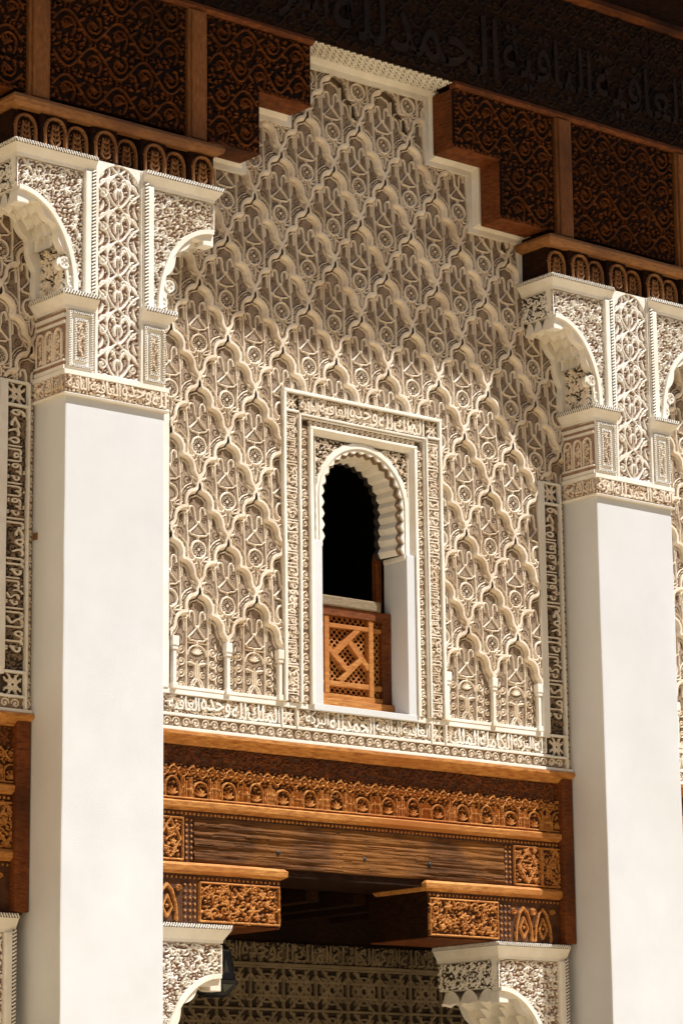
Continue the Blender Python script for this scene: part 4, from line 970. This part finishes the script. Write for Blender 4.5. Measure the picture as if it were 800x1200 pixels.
for k in range(40): box('beam', -6.9+k*.55, -6.75+k*.55, 1.33, 3.02, -4.1, -3.952, 'cedard', GC, .01)

# ------------------------------------------------------------------ hanging lantern
LX, LY = 2.45, 1.25
Ln = thing('hanging_lantern', 'black iron lantern with triangular glass panes hanging beside the white console', 'lantern', (LX, LY, -5.0))
def ngon(bm, r, z, n=8): return [bm.verts.new((LX+r*math.cos(2*math.pi*(i+.5)/n), LY+r*math.sin(2*math.pi*(i+.5)/n), z)) for i in range(n)]
bm = bmesh.new(); prof = [(.10, -4.985), (.13, -4.975), (.215, -4.88), (.22, -4.85), (.20, -4.84), (.155, -4.60), (.165, -4.585), (.14, -4.57), (.05, -4.47), (.02, -4.45)]
rings = [ngon(bm, *p) for p in prof]
for a, b in zip(rings[:-1], rings[1:]):
    for i in range(8): bm.faces.new((a[i], a[(i+1) % 8], b[(i+1) % 8], b[i]))
bm.faces.new(rings[0][::-1]); bm.faces.new(rings[-1]); bm_obj('body', bm, 'iron', Ln)
for i in range(8):
    a0, a1 = 2*math.pi*(i+.5)/8, 2*math.pi*(i+1.5)/8
    P = lambda a, r, z: Vector((LX+r*math.cos(a), LY+r*math.sin(a), z))
    for nm, tri in (('pane', (P(a0, .212, -4.875), P(a1, .212, -4.875), P((a0+a1)/2, .135*.93, -4.965))), ('upper_pane', (P((a0+a1)/2, .152, -4.63), P(a0+.15, .178, -4.80), P(a1-.15, .178, -4.80)))):
        cen = sum(tri, Vector())/3; nn = Vector((cen.x-LX, cen.y-LY, -.06 if nm == 'pane' else .0)).normalized()
        vs = [cen+(v-cen)*.74+nn*.006 for v in tri]; bm = bmesh.new(); q = [bm.verts.new(v) for v in vs]+[bm.verts.new(v+nn*.006) for v in vs]
        bm.faces.new(q[:3]); bm.faces.new(q[3:]); [bm.faces.new((q[k], q[(k+1) % 3], q[3+(k+1) % 3], q[3+k])) for k in range(3)]
        bmesh.ops.recalc_face_normals(bm, faces=bm.faces[:]); bm_obj(nm, bm, 'glass', Ln)
for k in range(9):
    bm = bmesh.new(); bmesh.ops.create_circle(bm, segments=10, radius=.02)
    me = bpy.data.meshes.new('chain'); bm.free()
    t = np.linspace(0, 2*math.pi, 13)[:-1]; V = []; Fq = []
    for i, a in enumerate(t):
        for b in range(5):
            q = 2*math.pi*b/5; r = .016+.005*math.cos(q); V.append((r*math.cos(a), .005*math.sin(q), 1.9*r*math.sin(a)))
    Fq = [(i*5+b, ((i+1) % 12)*5+b, ((i+1) % 12)*5+(b+1) % 5, i*5+(b+1) % 5) for i in range(12) for b in range(5)]
    bpy.data.meshes.remove(me); link('chain_link', mesh_np('chain_link', V, Fq, ['iron']), Ln, (LX, LY, -4.42+k*.052), (0, 0, (k % 2)*math.pi/2))

# ------------------------------------------------------------------ courtyard
bm = bmesh.new(); bmesh.ops.create_grid(bm, x_segments=2, y_segments=2, size=600, matrix=Matrix.Translation((0, 0, GZ)))
gobj = bm_obj('courtyard_ground', bm, 'paving'); gobj['kind'] = 'structure'
bm = bmesh.new(); bmesh.ops.create_grid(bm, x_segments=1, y_segments=1, size=1, matrix=Matrix.Translation((4, 1.75, GZ+.004)) @ Matrix.Diagonal((12, 1.7, 1, 1)))
gf = bm_obj('gallery_floor', bm, 'zellige'); gf['kind'] = 'structure'  # unseen dark floor added to cut bounce inside the gallery

# ------------------------------------------------------------------ unseen courtyard wings, added to bounce warm light and cut sky light
for nm, lab, a in (('courtyard_wing', 'sunlit limewashed wing on the left of the courtyard', (-19, -15, -30, 6, GZ, 3.5)), ('courtyard_wing', 'shaded limewashed wing facing the carved front across the courtyard', (-15, 24, -30, -23, GZ, 4.5))):
    r_ = thing(nm, lab, 'building', ((a[0]+a[1])/2, (a[2]+a[3])/2, GZ)); box('wall', *a, 'walllime' if a[1] < 0 else 'wallcarved', r_, .03)
    if a[1]-a[0] < 10: box('coping', a[0], a[1]+.25, a[2], a[3], a[5]+.003, a[5]+.25, 'tile', r_, .03)
    else: box('coping', a[0], a[1], a[2], a[3]+.25, a[5]+.003, a[5]+.25, 'tile', r_, .03)
